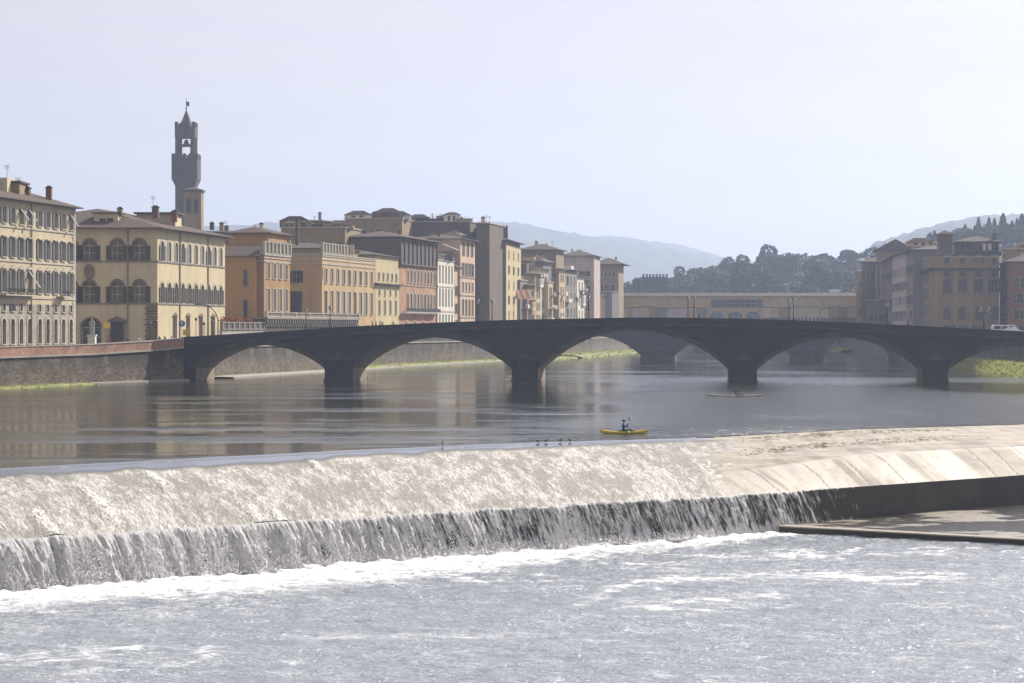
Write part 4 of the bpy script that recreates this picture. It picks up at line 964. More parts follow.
# --- 3/4: ochre palazzo wings with roof balustrades
def balustrade(root, A, B, z, h=1.6, m_='trim', post=2.4, statues=False, name='balustrade'):
    ox, oy = root.location.x, root.location.y; A = Vector(A); B = Vector(B); Lg = (B-A).length; d = (B-A)/Lg
    T = Matrix.Translation((A.x-ox, A.y-oy, z)) @ Matrix.Rotation(math.atan2(d.y, d.x), 4, 'Z')
    b = MB(); b.box(0, -.25, 0, Lg, .25, .22, 0, T); b.box(0, -.25, h-.2, Lg, .25, h, 0, T)
    n = max(1, round(Lg/post))
    for i in range(n+1): b.box(i*Lg/n-.28, -.3, 0, i*Lg/n+.28, .3, h+.12, 0, T)
    k = .3
    while k < Lg-.2: b.box(k-.07, -.08, .22, k+.07, .08, h-.2, 0, T); k += .38
    return b.build(name, M[m_], root)
A3 = on_line(264); B3 = on_line(290); p3 = rect_poly(A3, B3, 22)
rows3 = [rw(12.4, 4.6, 4, 1.5, 'b_closed', False, 'trim', m0=.8, m1=.6), rw(19.2, 3.2, 4, 1.4, 'b_closed', False, 'trim', m0=.8, m1=.6)]
side3 = [rw(9.2, 5.6, 2, 2.2, 'blind', False, 'pietra', None, m0=9, m1=3), rw(18.3, 3.0, 1, 2.2, 'g_closed', False, 'pietra', None, m0=13, m1=3.5)]
r3, f3 = house('palazzo', 'ochre palazzo wing just right of the cream palazzo, with a roof balustrade', p3, 24.0, 'ochre', rows3, side3, rf='flat', trims=(22.6, 23.4), nclut=0, trimmat='trim')
balustrade(r3, p3[0], p3[1], 24.3, 2.6, 'coping')
o = rel(r3, p3[3]); hp = rect_poly((at(268, 470)[0], 470), (at(291, 486)[0], 486), 9)
b = MB(); b.prism([rel(r3, q) for q in hp], 24.3, 29.0); b.build('roof_storey', M['ochre'], r3)
o3 = roof(r3, hp, 29.0, .8, 1.5)
chimney(o3, *rel(r3, at(297, 486)), 27, .7, 5.5, 'umber')
# low roofed part on the left
p3b = [(at(256, 458)[0], 458), (at(259, 466)[0]-.2, 468), (at(228, 466)[0]-8, 468), (at(228, 458)[0]-8, 458)]
side3b = [rw(8.6, 6.0, 1, 2.6, 'blind', False, 'pietra', None, m0=11, m1=1.6), rw(17.6, 3.2, 1, 2.0, 'g_closed', False, 'pietra', m0=11, m1=1.6)]
house('house', 'lower ochre house with a tiled lean roof tucked beside the cream palazzo', p3b, 23.6, 'ochre', None, side3b, rf='gable', over=.5, rise=2.2, nclut=2, seed=5, cat='house')
A4 = on_line(322); B4 = on_line(375); p4 = rect_poly(A4, B4, 26)
rows4 = [rw(7, 2.5, 3, 1.4, 'g_closed', False, 'trim', m0=16, m1=2), rw(12.0, 5.2, 9, 1.8, 'b_closed', False, 'trim', m0=.6, m1=.8), rw(19.0, 3.3, 9, 1.7, 'b_closed', False, 'trim', m0=.6, m1=.8)]
side4 = [rw(11.5, 5.5, 1, 2.6, 'blind', False, 'pietra', None, m0=17, m1=3.4), rw(19.1, 2.6, 1, 1.7, 'open', False, 'pietra', m0=17, m1=3.4)]
r4, f4 = house('palazzo', 'long yellow palazzo wing with two rows of nine tall windows', p4, 25.4, 'yellow', rows4, side4, rf='flat', trims=(23.2, 24.2, 25.0), nclut=0, trimmat='trim')
mid4 = on_line(352); balustrade(r4, p4[0], mid4, 25.7, 2.4, 'coping')
b = MB()
dq = (Vector(p4[3])-Vector(p4[0])).normalized()
hp = [tuple(Vector(mid4)+dq*4), tuple(Vector(p4[1])+dq*4), tuple(Vector(p4[2])), tuple(Vector(mid4)+dq*24)]
b.prism([rel(r4, q) for q in hp], 25.7, 27.6); b.build('roof_storey', M['tan'], r4); roof(r4, hp, 27.6, .6, 1.6, 'tile2')
for q, s in ((at(352, 505), 0), (at(340, 512), 1), (at(331, 516), 2)): chimney(f4, *rel(r4, q), 25.7, .9, 2.2+.4*s, ['peach', 'umber', 'tan'][s])
# statues on the roof balustrade
# --- terrace of the palazzo with bracketed balustrade
At = on_line(222, off=3.2); Bt = on_line(264, off=3.0); Ct = on_line(356, off=2.6)
te = empty('terrace', (Bt[0], Bt[1], 0), 'long raised stone terrace with balustrade under the yellow palazzo', 'terrace')
T = Matrix.Translation((0, 0, 0)) @ Matrix.Rotation(math.atan2(Ct[1]-Bt[1], Ct[0]-Bt[0]), 4, 'Z'); Lt = math.dist(Bt, Ct)
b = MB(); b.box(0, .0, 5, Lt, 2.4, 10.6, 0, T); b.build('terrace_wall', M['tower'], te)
b = MB(); b.box(-.3, -.9, 10.61, Lt+.3, 2.4, 11.0, 0, T)
k = .5
while k < Lt:
    b.box(k-.2, -.75, 9.7, k+.2, 0, 10.6, 0, T); b.box(k-.2, -.4, 9.0, k+.2, 0, 9.69, 0, T); k += 1.6
b.build('bracket_cornice', M['pietra'], te)
balustrade(te, Vector(Bt)+Vector((.5, -.2)), Vector(Ct)+Vector((.5, -.2)), 11.0, 1.05, 'coping', 9)
gw = empty('garden_wall', (At[0], At[1], 0), 'low wall with railing and orange flowers beside the ochre palazzo', 'garden wall')
T = Matrix.Rotation(math.atan2(Bt[1]-At[1], Bt[0]-At[0]), 4, 'Z'); Lg_ = math.dist(At, Bt)
b = MB(); b.box(0, 0, 5, Lg_-.2, .5, 8.4, 0, T); b.build('wall_base', M['coping'], gw)
balustrade(gw, At, (Bt[0]-.1, Bt[1]-.3), 8.41, 1.5, 'pietra', 3)
fl = MB(); rnd = random.Random(4)
for _ in range(500):
    s = rnd.uniform(0, Lg_*.7); q = T @ Vector((s, rnd.uniform(-.2, .7), 10.0+rnd.gauss(.25, .35)*math.sin(s*.8)**2+.1)); e = rnd.uniform(.08, .2)
    fl.poly([(q.x-e, q.y, q.z), (q.x+e, q.y+e*.4, q.z), (q.x, q.y-.1, q.z+e*1.4)], 0 if rnd.random() < .45 else 1)
fl.build('flowers', [mat('orange_flowers', (.75, .25, .03), .7), M['leaf2']], gw)

# --- the row along the left bank towards the old bridge
def row(px0, px1, ey, wall, label, rows, name='house', off=0, depth=14, **k):
    A = on_line(px0, off=off); B = on_line(px1, off=off); z1 = zat(ey, B[1]); p = rect_poly(A, B, depth)
    return house(name, label, p, z1, wall, rows, cat='house' if name == 'house' else 'building', **k)
r5, f5 = row(375.3, 399.6, 258, 'lemon', 'narrow pale yellow house between the long palazzo and the brick palace',
    [rw(7, 3.2, 2, 1.5, 'g_closed', False, 'trim'), rw(12.2, 3.4, 4, 1.4, 'closed', False, 'trim'), rw(16.8, 1.5, 4, 1.0, 'g_closed', False, 'trim'), rw(20.7, 1.7, 5, 1.3, 'closed', False, 'trim')], trims=(19.2,), seed=6, over=.7, rise=1.4, nclut=2)
courses(r5, rect_poly(on_line(375.3), on_line(399.6), 14), [19.5], .9, .35, M['tile'], [0], 'eave')
r6, f6 = row(400, 437, 243, 'brick', 'red brick palace with pointed windows and a dark timber loggia on top',
    [rw(6.5, 4, 4, 1.7, 'glass', True, 'trim', m0=2, m1=2), rw(13.2, 4.6, 9, 1.6, 'b_closed', True, 'trim', m0=6, m1=1), rw(20.5, 3.4, 9, 1.5, 'g_closed', True, 'trim', m0=6, m1=1)], name='palazzo', trims=(12.4, 19.6, 24.8), seed=7, over=1.4, rise=1.8, nclut=2)
A6 = on_line(400, off=.25); B6 = on_line(437, off=.25); T6 = Matrix.Translation((A6[0]-r6.location.x, A6[1]-r6.location.y, 0)) @ Matrix.Rotation(math.atan2(B6[1]-A6[1], B6[0]-A6[0]), 4, 'Z'); L6 = math.dist(A6, B6)
b = MB(); b.box(.1, .0, 25.3, L6-.1, .24, 31.5, 0, T6); b.build('loggia', M['shutter'], r6)
b = MB()
for i in range(10): b.box(i*(L6-.8)/9+.1, -.3, 25.3, i*(L6-.8)/9+.6, .0, 31.2, 0, T6)
b.box(0, -.35, 31.21, L6, 0.0, 31.6, 0, T6); b.box(0, -.45, 25.0, L6, 0, 25.29, 0, T6); b.build('loggia_posts', M['umber'], r6)
b = MB(); b.box(2, -1.3, 12.7, L6-1, -.27, 12.95, 0, T6); b.box(2, -1.3, 12.96, L6-1, -1.2, 13.9, 1, T6); b.build('balcony', [M['trim'], M['iron']], r6)
# near side of the brick palace rises dark over the yellow house
pS = rect_poly(A6, B6, 14)
b = MB(); s6 = [rel(r6, pS[3]), rel(r6, pS[0])]
b.prism([(s6[0][0], s6[0][1]-.15), (s6[1][0]-.05, s6[1][1]-.15), (s6[1][0]-.05, s6[1][1]+.01), (s6[0][0], s6[0][1]+.01)], 24, 31.7); b.build('gable_wall', M['umber'], r6)
r7, f7 = row(437.6, 454, 262, 'white', 'narrow white house with three rows of tall dark windows and an awning terrace',
    [rw(7.5, 5.0, 5, 1.7, 'closed', False, None, m0=.8, m1=.6), rw(14.6, 5, 5, 1.7, 'closed', False, None, m0=.8, m1=.6), rw(21.0, 5, 5, 1.7, 'closed', False, None, m0=.8, m1=.6)], rf='flat', trims=(13.2, 20.0), trimmat='trim', nclut=0, off=.4)
hx, hy = rel(r7, on_line(445, off=-2)); b = MB()
b.box(hx-2.5, hy-6, 27.9, hx+2.5, hy+7, 30.2); b.build('roof_storey', M['greyp'], r7)
b = MB(); b.poly([(hx-1, hy-6, 32.3), (hx+3.6, hy-8, 30.4), (hx+4.6, hy+4, 30.4), (hx, hy+6, 32.3)]); b.poly([(hx-1, hy-6, 32.38), (hx, hy+6, 32.38), (hx+4.6, hy+4, 30.48), (hx+3.6, hy-8, 30.48)]); b.build('awning', mat('white_canvas', (.75, .74, .7), .8), r7)
balustrade(r7, on_line(438, off=.2), on_line(454, off=.2), 27.8, 1.3, 'greyp', 3)
row(454.2, 460, 268, 'peach', 'slim peach house right of the narrow white house', [rw(8, 3, 2, 1.2, 'glass'), rw(13, 2.6, 2, 1.2, 'open'), rw(18, 2.6, 2, 1.2, 'closed')], seed=9, nclut=1)
row(460.3, 475, 241.5, 'peach', 'tall peach house with projecting dark bays left of the dark tower house',
    [rw(7, 3.2, 3, 2.2, 'closed', False, 'trim'), rw(12.6, 4.2, 4, 1.8, 'closed', False, 'pietra'), rw(19.2, 2.6, 4, 1.8, 'g_closed', False, 'trim'), rw(23.8, 3.4, 4, 2.6, 'closed', False, 'pietra'), rw(29.6, 3.6, 3, 2.4, 'closed', False, 'pietra')], off=.6, over=1.3, seed=10, trims=(11.6, 17.9, 23), rise=1.6)
pT = [at(489.5, 648)[:2], (at(489.5, 648)[0]+4, 668), (at(476, 648)[0]+2, 668), at(476, 648)[:2]]
house('tower_house', 'tall windowless dark brown tower house beside the yellow facade', pT, zat(223.5, 648), 'umber', rf='flat', nclut=4, seed=12, cat='tower house')
pT2 = [at(505, 668)[:2], on_line(520), (on_line(520)[0]-20, on_line(520)[1]+3), at(489.8, 668)[:2]]
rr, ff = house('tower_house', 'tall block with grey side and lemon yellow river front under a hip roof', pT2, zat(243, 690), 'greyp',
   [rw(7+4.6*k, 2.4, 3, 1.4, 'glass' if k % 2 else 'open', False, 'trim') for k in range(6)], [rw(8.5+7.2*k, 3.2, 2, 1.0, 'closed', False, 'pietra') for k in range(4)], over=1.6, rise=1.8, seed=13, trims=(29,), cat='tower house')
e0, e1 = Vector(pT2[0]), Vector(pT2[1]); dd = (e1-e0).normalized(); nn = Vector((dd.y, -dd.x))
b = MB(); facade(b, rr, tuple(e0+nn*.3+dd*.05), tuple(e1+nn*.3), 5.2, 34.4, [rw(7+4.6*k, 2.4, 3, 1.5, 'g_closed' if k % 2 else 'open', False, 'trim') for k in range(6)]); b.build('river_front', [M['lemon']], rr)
hx, hy = rel(rr, at(498, 672)); b = MB(); b.box(hx-3, hy, 36, hx+3, hy+6, 39.6)
for k in range(7): b.box(hx-3+k*.9, hy, 39.61, hx-3+k*.9+.5, hy+.4, 40.2)
b.build('belvedere', M['umber'], rr)
spec = [ # px0, px1, eave y, wall, off, label, nrows
 (520.3, 527, 281, 'greyp', 1.0, 'grey house with a striped red awning terrace', 4, 'glass'),
 (527.2, 535, 286, 'tan', 1.6, 'small tan house among the far left row', 4, 'open'),
 (535.2, 541, 275, 'lemon', 1.2, 'pale yellow strip house in the far left row', 5, 'glass'),
 (541.2, 548, 270, 'white', 0.6, 'whitish house with balconies in the far left row', 5, 'open'),
 (548.2, 553, 283, 'lemon', 1.4, 'low yellow house with green shutters near the second bridge', 4, 'closed'),
 (553.2, 559, 276, 'pink', .8, 'dull pink house in the far left row', 4, 'glass'),
 (559.2, 565, 270, 'peach', 1.6, 'peach house with a sunlit edge in the far left row', 5, 'glass'),
 (565.2, 577, 271, 'greyp', 1.0, 'grey blue palace with framed windows in the far left row', 4, 'closed'),
 (577.2, 584, 277, 'white', .8, 'small white house left of the last tall house', 4, 'glass'),
 (584.2, 592, 281, 'tan', .4, 'tan house just left of the last tall house', 4, 'open')]
for i, (a, b_, ey, wl, of, lb, nr, st) in enumerate(spec):
    z1 = zat(ey, on_line(b_)[1]); st_h = (z1-7)/nr
    hr, hf = row(a, b_, ey, wl, lb, [rw(7+st_h*k, st_h*.55, 3 if b_-a > 8 else 2, 1.5, st if (k+i) % 3 else 'glass', k == nr-1 and i % 3 == 0, 'trim') for k in range(nr)], off=of*2, seed=20+i, rise=1.4, over=1.0, rf='flat' if i in (0, 4) else 'hip', side=[rw(9+5*k, 2.2, 2, 1.0, 'closed') for k in range(3)], trims=(7+st_h-.6,))
    rb_ = random.Random(90+i); Aq = Vector(on_line(a, off=of*2)); Bq = Vector(on_line(b_, off=of*2)); Lq = (Bq-Aq).length; dq_ = (Bq-Aq)/Lq
    Tq = Matrix.Translation((Aq.x-hr.location.x, Aq.y-hr.location.y, 0)) @ Matrix.Rotation(math.atan2(dq_.y, dq_.x), 4, 'Z')
    for q in range(rb_.randint(2, 4)):
        s_a = rb_.uniform(.3, Lq*.6); s_b = min(Lq-.2, s_a+rb_.uniform(3, 7)); zq = 7+st_h*rb_.randint(0, nr-1)-.5; dp_ = rb_.uniform(.8, 2.0)
        b = MB()
        if rb_.random() < .5:
            b.box(s_a, -dp_, zq, s_b, -.02, zq+.3, 0, Tq); b.box(s_a, -dp_, zq+.301, s_b, -dp_+.12, zq+1.3, 0, Tq); b.build('balcony', M[rb_.choice(['trim', 'white', 'pietra'])], hr)
        else:
            b.box(s_a, -dp_, zq, s_b, -.02, zq+st_h*.8, 0, Tq); b.box(s_a-.2, -dp_-.25, zq+st_h*.8+.01, s_b+.2, -.02, zq+st_h*.8+.2, 1, Tq)
            for w_k in range(2): b.box(s_a+.5+w_k*(s_b-s_a)/2, -dp_-.03, zq+.9, s_a+.5+w_k*(s_b-s_a)/2+1, -dp_+.05, zq+st_h*.62, 2, Tq)
            b.build('bay', [M[rb_.choice(['white', 'lemon', 'peach', 'tan', 'ochre'])], M['tile'], M['shutter']], hr)
    b = MB(); s_a = rb_.uniform(0, Lq*.4); b.box(s_a, 3, z1+.3, s_a+Lq*.4, 7, z1+rb_.uniform(2.4, 4), 0, Tq); b.build('roof_hut', M[rb_.choice(['tan', 'umber', 'white', 'peach'])], hr)
# (bays are added in the loop above)
# striped awning
ax, ay = on_line(523, off=3)
aw = MB()
for k in range(6): aw.poly([(k*.9, -k*.1, 0), (k*.9+.9, -k*.1-.1, 0), (k*.9+1.9, -k*.1-2.1, -3), (k*.9+1.0, -k*.1-2, -3)], k % 2)
o = aw.build('awning', [mat('red_canvas', (.62, .24, .14), .8), mat('pale_canvas', (.7, .62, .5), .8)], loc=(ax-3.2, ay-2, zat(291, ay)+.4)); tag(o, 'striped red awning stretched over a roof terrace', 'awning')
# taller blocks standing behind the row
def block(px0, px1, Y, ey, wall, label, depth=16, rf='hip', rows=None, name='building', rise=2.2, seed=0, n=3, over=.8, z0=5.0):
    A = at(px1, Y); D = at(px0, Y); p = [A[:2], (A[0]+3, Y+depth), (D[0]+3, Y+depth), D[:2]]
    rr_, ff_ = house(name, label, p, zat(ey, Y), wall, None, rows, rf=rf, rise=rise, seed=seed, nclut=n, over=over, z0=z0)
    if rf == 'flat' and n >= 4: jumble(rr_, ff_, p, zat(ey, Y)+.285, seed+500, int((px1-px0)/5))
    return rr_, ff_
g = lambda z, n, w_=1.4, h_=2.0, st='closed': rw(z, h_, n, w_, st, False, 'trim')
block(281, 345, 560, 228, 'tan', 'low brown roofs behind the ochre palazzo', 14, seed=30, rows=[g(27, 5)], rf='flat', n=5)
block(305, 323, 600, 221, 'umber', 'small dark roof hut with a garden above the yellow palazzo', 6, rf='flat', n=1, seed=31)
block(232, 262, 520, 236, 'tan', 'tan house behind the low ochre house', 10, seed=32, n=3)
block(205, 232, 560, 232, 'umber', 'dark roofs right behind the cream palazzo', 10, seed=33, n=3, rf='flat')
rb, fb = block(345, 402, 640, 219, 'tan', 'big plain light brown block rising behind the brick palace', 20, 'flat', n=6, seed=34, rows=[dict(zb=35.5, h=1.8, w=1.2, xs=[5.6, 9.4], n=0, style='closed', sur='trim'), dict(zb=31.5, h=2.0, w=1.2, xs=[5.6, 9.4, 12.8], n=0, style='closed', sur='trim')])
hx, hy = rel(rb, at(380, 642)); b = MB(); b.box(hx-8.5, hy, zat(219, 640)+.29, hx+6, hy+8, zat(215.5, 642)); b.box(hx+2, hy+1, zat(215.5, 642), hx+6, hy+6, zat(212, 642)); b.build('roof_hut', M['umber'], fb)
block(402, 470, 655, 222, 'umber', 'dark block with roof gardens behind the brick palace', 16, 'flat', n=9, seed=35, rows=[g(32.5, 5, 2.4, 2.6, 'glass')])
block(447, 474, 662, 229, 'greyp', 'grey upper storeys behind the slim peach house', 12, 'hip', n=3, seed=36, rows=[g(30, 4, 1.4, 2.4)])
block(437, 462, 645, 238, 'tan', 'tan attic storeys above the narrow white house', 10, 'hip', n=2, seed=41, rows=[g(27.5, 3, 1.4, 2.4)])
block(521, 556, 748, 250, 'tan', 'brown hip roofed house standing behind the far left row', 14, 'hip', n=4, seed=37, rows=[g(27, 5, 1.4, 2.2)], over=1.2)
block(524, 543, 735, 262, 'greyp', 'grey upper house in front of the brown hip roofed house', 10, 'hip', n=2, seed=38, rows=[g(24, 4, 1.4, 2)], over=.8)
block(560, 594, 815, 256, 'pink', 'large pinkish palace with long sloping roof near the end of the row', 18, 'hip', n=3, seed=39, rows=[g(22, 6, 1.5, 2.4), g(28, 6, 1.4, 1.8)], over=1.0)
block(597, 618.5, 850, 264.5, 'tan', 'last tall hip roofed house beside the old covered bridge', 20, 'hip', n=2, seed=40, rows=[g(11, 4, 1.5, 2.6), g(17, 4, 1.5, 2.6, 'glass'), g(23, 4, 1.5, 2.4), g(28.5, 4, 1.3, 1.8)], over=2.6, rise=2.6)
block(583, 602, 838, 296, 'peach', 'small orange house at the left end of the covered bridge', 8, 'hip', n=1, seed=42, rows=[g(9, 3), g(14, 3)], rise=1.6)
block(602, 612, 842, 292, 'greyp', 'grey low house next to the small orange house', 8, 'flat', n=1, seed=43, rows=[g(9, 2), g(14, 2)])

# --- bell tower with crenellated gallery
Yt = 900; tx = at(186.3, Yt)[0]
tw = empty('bell_tower', (tx, Yt, 0), 'tall crenellated stone bell tower with open belfry and spire', 'tower')
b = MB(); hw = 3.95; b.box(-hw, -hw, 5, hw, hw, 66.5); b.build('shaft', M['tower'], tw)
b = MB(); g0 = 5.25; z0 = 66.5
b.poly([(-hw, -hw, z0), (hw, -hw, z0), (g0, -g0, 69.5), (-g0, -g0, 69.5)]); b.poly([(hw, -hw, z0), (hw, hw, z0), (g0, g0, 69.5), (g0, -g0, 69.5)]); b.poly([(hw, hw, z0), (-hw, hw, z0), (-g0, g0, 69.5), (g0, g0, 69.5)]); b.poly([(-hw, hw, z0), (-hw, -hw, z0), (-g0, -g0, 69.5), (-g0, g0, 69.5)])
b.box(-g0, -g0, 69.5, g0, g0, 77.6)
def merlons(b, h, z, n, mw, mh, swallow=True):
    for i in range(n):
        c_ = -h+mw/2+i*(2*h-mw)/(n-1)
        for (x_, y_) in ((c_, -h+.3), (c_, h-.3), (-h+.3, c_), (h-.3, c_)):
            b.box(x_-mw/2 if abs(y_) > abs(x_)-1e9 else x_, y_-.3 if abs(abs(y_)-h+.3) < .01 else y_-mw/2, z, x_+mw/2, y_+.3 if abs(abs(y_)-h+.3) < .01 else y_+mw/2, z+mh) if abs(abs(y_)-h+.3) < .01 else b.box(x_-.3, y_-mw/2, z, x_+.3, y_+mw/2, z+mh)
merlons(b, g0, 77.6, 5, 1.3, 2.2); b.build('gallery', M['tower'], tw)
b = MB()
for sx1 in (-1, 1):
    for sy1 in (-1, 1): b.ring(sx1*3.1, sy1*3.1, [(77.6, 1.05), (87, 1.0)], 10)
b.box(-3.4, -3.4, 83.0, 3.4, 3.4, 83.7); b.build('columns', M['tower'], tw)
b = MB(); b.box(-4.1, -4.1, 86.4, 4.1, 4.1, 90.6); merlons(b, 4.1, 90.6, 4, 1.2, 2.2)
b.build('belfry_crown', M['tower'], tw)
b = MB(); b.ring(0, 0, [(84.0, 1.3), (84.3, 1.1), (85.6, .7), (85.9, .25)], 10); b.build('bell', M['iron'], tw)
b = MB(); b.ring(0, 0, [(90.6, 2.9), (98.0, .15)], 8); b.build('spire', M['tower'], tw)
b = MB(); b.tube((0, 0, 97.8), (0, 0, 103), .13, .1, 6); b.box(-.1, -.1, 99.5, 1.2, .1, 101.3); b.ring(0, 0, [(98.2, .1), (98.6, .5), (99, .1)], 8); b.build('weather_vane', M['iron'], tw)
Yb = 700; bt = empty('church_tower', (at(193.6, Yb)[0], Yb, 0), 'small brown square tower with twin windows in front of the tall bell tower', 'tower')
b = MB(); zt = zat(192, Yb); b.box(-2.8, -2.8, 5, 2.8, 2.8, zt); b.build('shaft', M['tan'], bt)
b = MB(); b.box(-3.3, -3.3, zt+.01, 3.3, 3.3, zt+.6); b.ring(0, 0, [(zt+.6, 4.3), (zt+1.6, .3)], 4, T=Matrix.Rotation(R(45), 4, 'Z')); b.build('roof', M['tile'], bt)
for sx1 in (-1.15, 1.15):
    me = win_mesh(1.5, 4.4, 'closed', True, 'pietra', None); link('window', me, bt, (sx1, -2.9, zat(213, Yb)), 0)

# ------------------------------------------------------------------ old covered bridge with its houses
Yv = 880; cv = empty('covered_bridge', (at(740, Yv)[0], Yv, 0), 'old covered bridge with ochre corridor and three central arches in the haze', 'bridge')
b = MB(); x0 = at(604, Yv)[0]-cv.location.x; x1 = at(868, Yv)[0]-cv.location.x
arc = [(-44, -17, 5.6), (-13, 15, 6.2), (19, 44, 5.6)]
prof = [(x0, -2)]
for a, b2, za in arc: prof += [(a, -2)]+arch_profile(a, b2, 1.2, za, 16)+[(b2, -2)]
prof.append((x1, -2))
for (ua, za), (ub, zb_) in zip(prof, prof[1:]):
    if abs(ua-ub) < 1e-6: b.poly([(ua, 0, za), (ua, 0, zb_), (ua, 18, zb_), (ua, 18, za)]); continue
    b.poly([(ua, 0, za), (ub, 0, zb_), (ub, 0, 8.6), (ua, 0, 8.6)]); b.poly([(ub, 18, zb_), (ua, 18, za), (ua, 18, 8.6), (ub, 18, 8.6)]); b.poly([(ua, 0, za), (ua, 18, za), (ub, 18, zb_), (ub, 0, zb_)])
b.poly([(x0, 0, 8.6), (x1, 0, 8.6), (x1, 18, 8.6), (x0, 18, 8.6)])
b.build('bridge_body', M['bridge'], cv)
zc0, zc1 = zat(309, Yv), zat(296, Yv)
def cvx(px): return at(px, Yv)[0]-cv.location.x
b = MB(); facade(b, cv, at(604, Yv)[:2], at(868, Yv)[:2], zc0, zc1, [dict(zb=zat(307.5, Yv), h=3.2, w=4.7, xs=[cvx(p)-cvx(604) for p in (717, 733, 751)], n=0, style='closed', sur=None), ])
b.poly([(x1, 0, zc0), (x1, 7, zc0), (x1, 7, zc1), (x1, 0, zc1)]); b.poly([(x0, 7, zc0), (x0, 0, zc0), (x0, 0, zc1), (x0, 7, zc1)]); b.poly([(x0, 0, zc0), (x0, 7, zc0), (x1, 7, zc0), (x1, 0, zc0)]); b.poly([(x1, 7, zc0), (x0, 7, zc0), (x0, 7, zc1), (x1, 7, zc1)])
b.build('corridor', [M['yellow']], cv)
b = MB(); b.poly([(x0-.3, -.7, zc1), (x1+.3, -.7, zc1), (x1+.3, 3.5, zc1+1.3), (x0-.3, 3.5, zc1+1.3)]); b.poly([(x1+.3, 7.7, zc1), (x0-.3, 7.7, zc1), (x0-.3, 3.5, zc1+1.3), (x1+.3, 3.5, zc1+1.3)]); b.poly([(x0-.3, 7.7, zc1), (x1+.3, 7.7, zc1), (x1+.3, -.7, zc1), (x0-.3, -.7, zc1)]); b.build('roof', M['tile'], cv)
for k in range(40):                       # little square corridor windows
    px_ = 616+k*6.4
    if 706 < px_ < 762: continue
    me = win_mesh(.9, 1.1, 'closed', False, None, None); link('window', me, cv, (cvx(px_), -.02, zat(303.5, Yv)+0), 0)
# piers under the corridor at the centre: three open arches
b = MB()
pf = [(cvx(706), 8.6)]
for c_ in (717, 735.3, 752.5):
    a_, b2 = cvx(c_-7.4), cvx(c_+7.4); pf += [(a_, 8.6)]+arch_profile(a_, b2, zat(316, Yv), zat(311.3, Yv), 12)+[(b2, 8.6)]
pf.append((cvx(762), 8.6))
for (ua, za), (ub, zb_) in zip(pf, pf[1:]):
    if abs(ua-ub) < 1e-6: b.poly([(ua, 0.02, za), (ua, 0.02, zb_), (ua, 1.2, zb_), (ua, 1.2, za)]); continue
    b.poly([(ua, .02, za), (ub, .02, zb_), (ub, .02, zc0), (ua, .02, zc0)]); b.poly([(ub, 1.2, zb_), (ua, 1.2, za), (ua, 1.2, zc0), (ub, 1.2, zc0)]); b.poly([(ua, .02, za), (ua, 1.2, za), (ub, 1.2, zb_), (ub, .02, zb_)])
b.build('loggia', M['yellow'], cv)
rnd = random.Random(8)
shopcols = ['tan', 'lemon', 'peach', 'ochre', 'pink', 'greyp', 'yellow']
px_ = 606.0
while px_ < 864:
    wpx = rnd.uniform(7, 12); e = min(px_+wpx, 866)
    if px_ < 706 and e > 706: e = 706
    if 705.9 <= px_ < 762: px_ = 762; continue
    xa, xb = cvx(px_)+.05, cvx(e)-.05; zt = zc0+.35+rnd.uniform(0, .7); yo = -rnd.uniform(.6, 2.6)
    b = MB(); b.box(xa, yo, 8.2-rnd.uniform(0, .8), xb, 7, zt-.3); b.box(xa-.05, yo-.12, zt-.29, xb+.05, 7, zt-.05, 1)
    nw = 3
    for q in range(nw):
        wx = xa+(xb-xa)*(q+.5)/nw
        b.box(wx-.45, yo-.03, 11.2, wx+.45, yo+.05, 12.9, 2)
    o = b.build('shop_house', [M[rnd.choice(shopcols)], M['tile2'], M['glass']], cv); px_ = e

# ------------------------------------------------------------------ right bank
def gridrows(z0, z1, n, cols, w_, h_, st='closed', **k): return [rw(z0+(z1-z0)*i/n, h_, cols, w_, st, False, 'pietra', None, **k) for i in range(n)]
Yr = 600; Dp = at(930, Yr); Ap = at(999, Yr)
pR = [Ap[:2], (Ap[0]+2, 622), (Dp[0]+2, 622), Dp[:2]]
sxr = [at(p, Yr)[0]-Dp[0] for p in (947, 962.5, 978.5, 994.5)]
sideR = [dict(zb=6.2, h=3.4, w=2.2, xs=sxr, n=0, style='g_closed', sur='pietra'), dict(zb=11.0, h=3.6, w=2.0, xs=sxr, n=0, style='g_closed', arch=True, sur='pietra'), dict(zb=zat(292.5, Yr), h=3.6, w=2.4, xs=sxr, n=0, style='g_closed', sur='pietra', kind='hood'), dict(zb=zat(276.6, Yr), h=1.5, w=1.7, xs=sxr, n=0, style='g_closed', sur='pietra'), dict(zb=zat(263.5, Yr), h=2.2, w=1.4, xs=sxr, n=0, style='closed', sur='pietra')]
rR, fR = house('palazzo', 'tall ochre palazzo on the right bank with a penthouse and small roof turret', pR, zat(257.5, Yr), 'dusk', None, sideR, rf='flat', nclut=3, seed=50, trims=(zat(296, Yr),), edge_rows={2: gridrows(8, 26, 4, 5, 1.6, 2.8, 'g_closed')})
courses(rR, pR, [zat(270, Yr)], .9, .55, M['tile2'], name='eave')
b = MB()
for p in (936, 954.5, 970.5, 986.5): hx, hy = rel(rR, at(p, Yr)); b.box(hx-.35, hy-.2, 5.6, hx+.35, hy+.02, zat(296, Yr)-.01); b.box(hx-.35, hy-.2, zat(296, Yr)+.32, hx+.35, hy+.02, zat(270, Yr)-.02)
b.build('pilaster', M['dusk2'], rR)
hx, hy = rel(rR, at(979, 602)); zt0 = zat(257.5, Yr)
b = MB(); b.box(hx-5.4, hy, zt0+.29, hx+5.4, hy+9, zat(242, 602)); b.build('penthouse', M['umber'], rR)
b = MB()
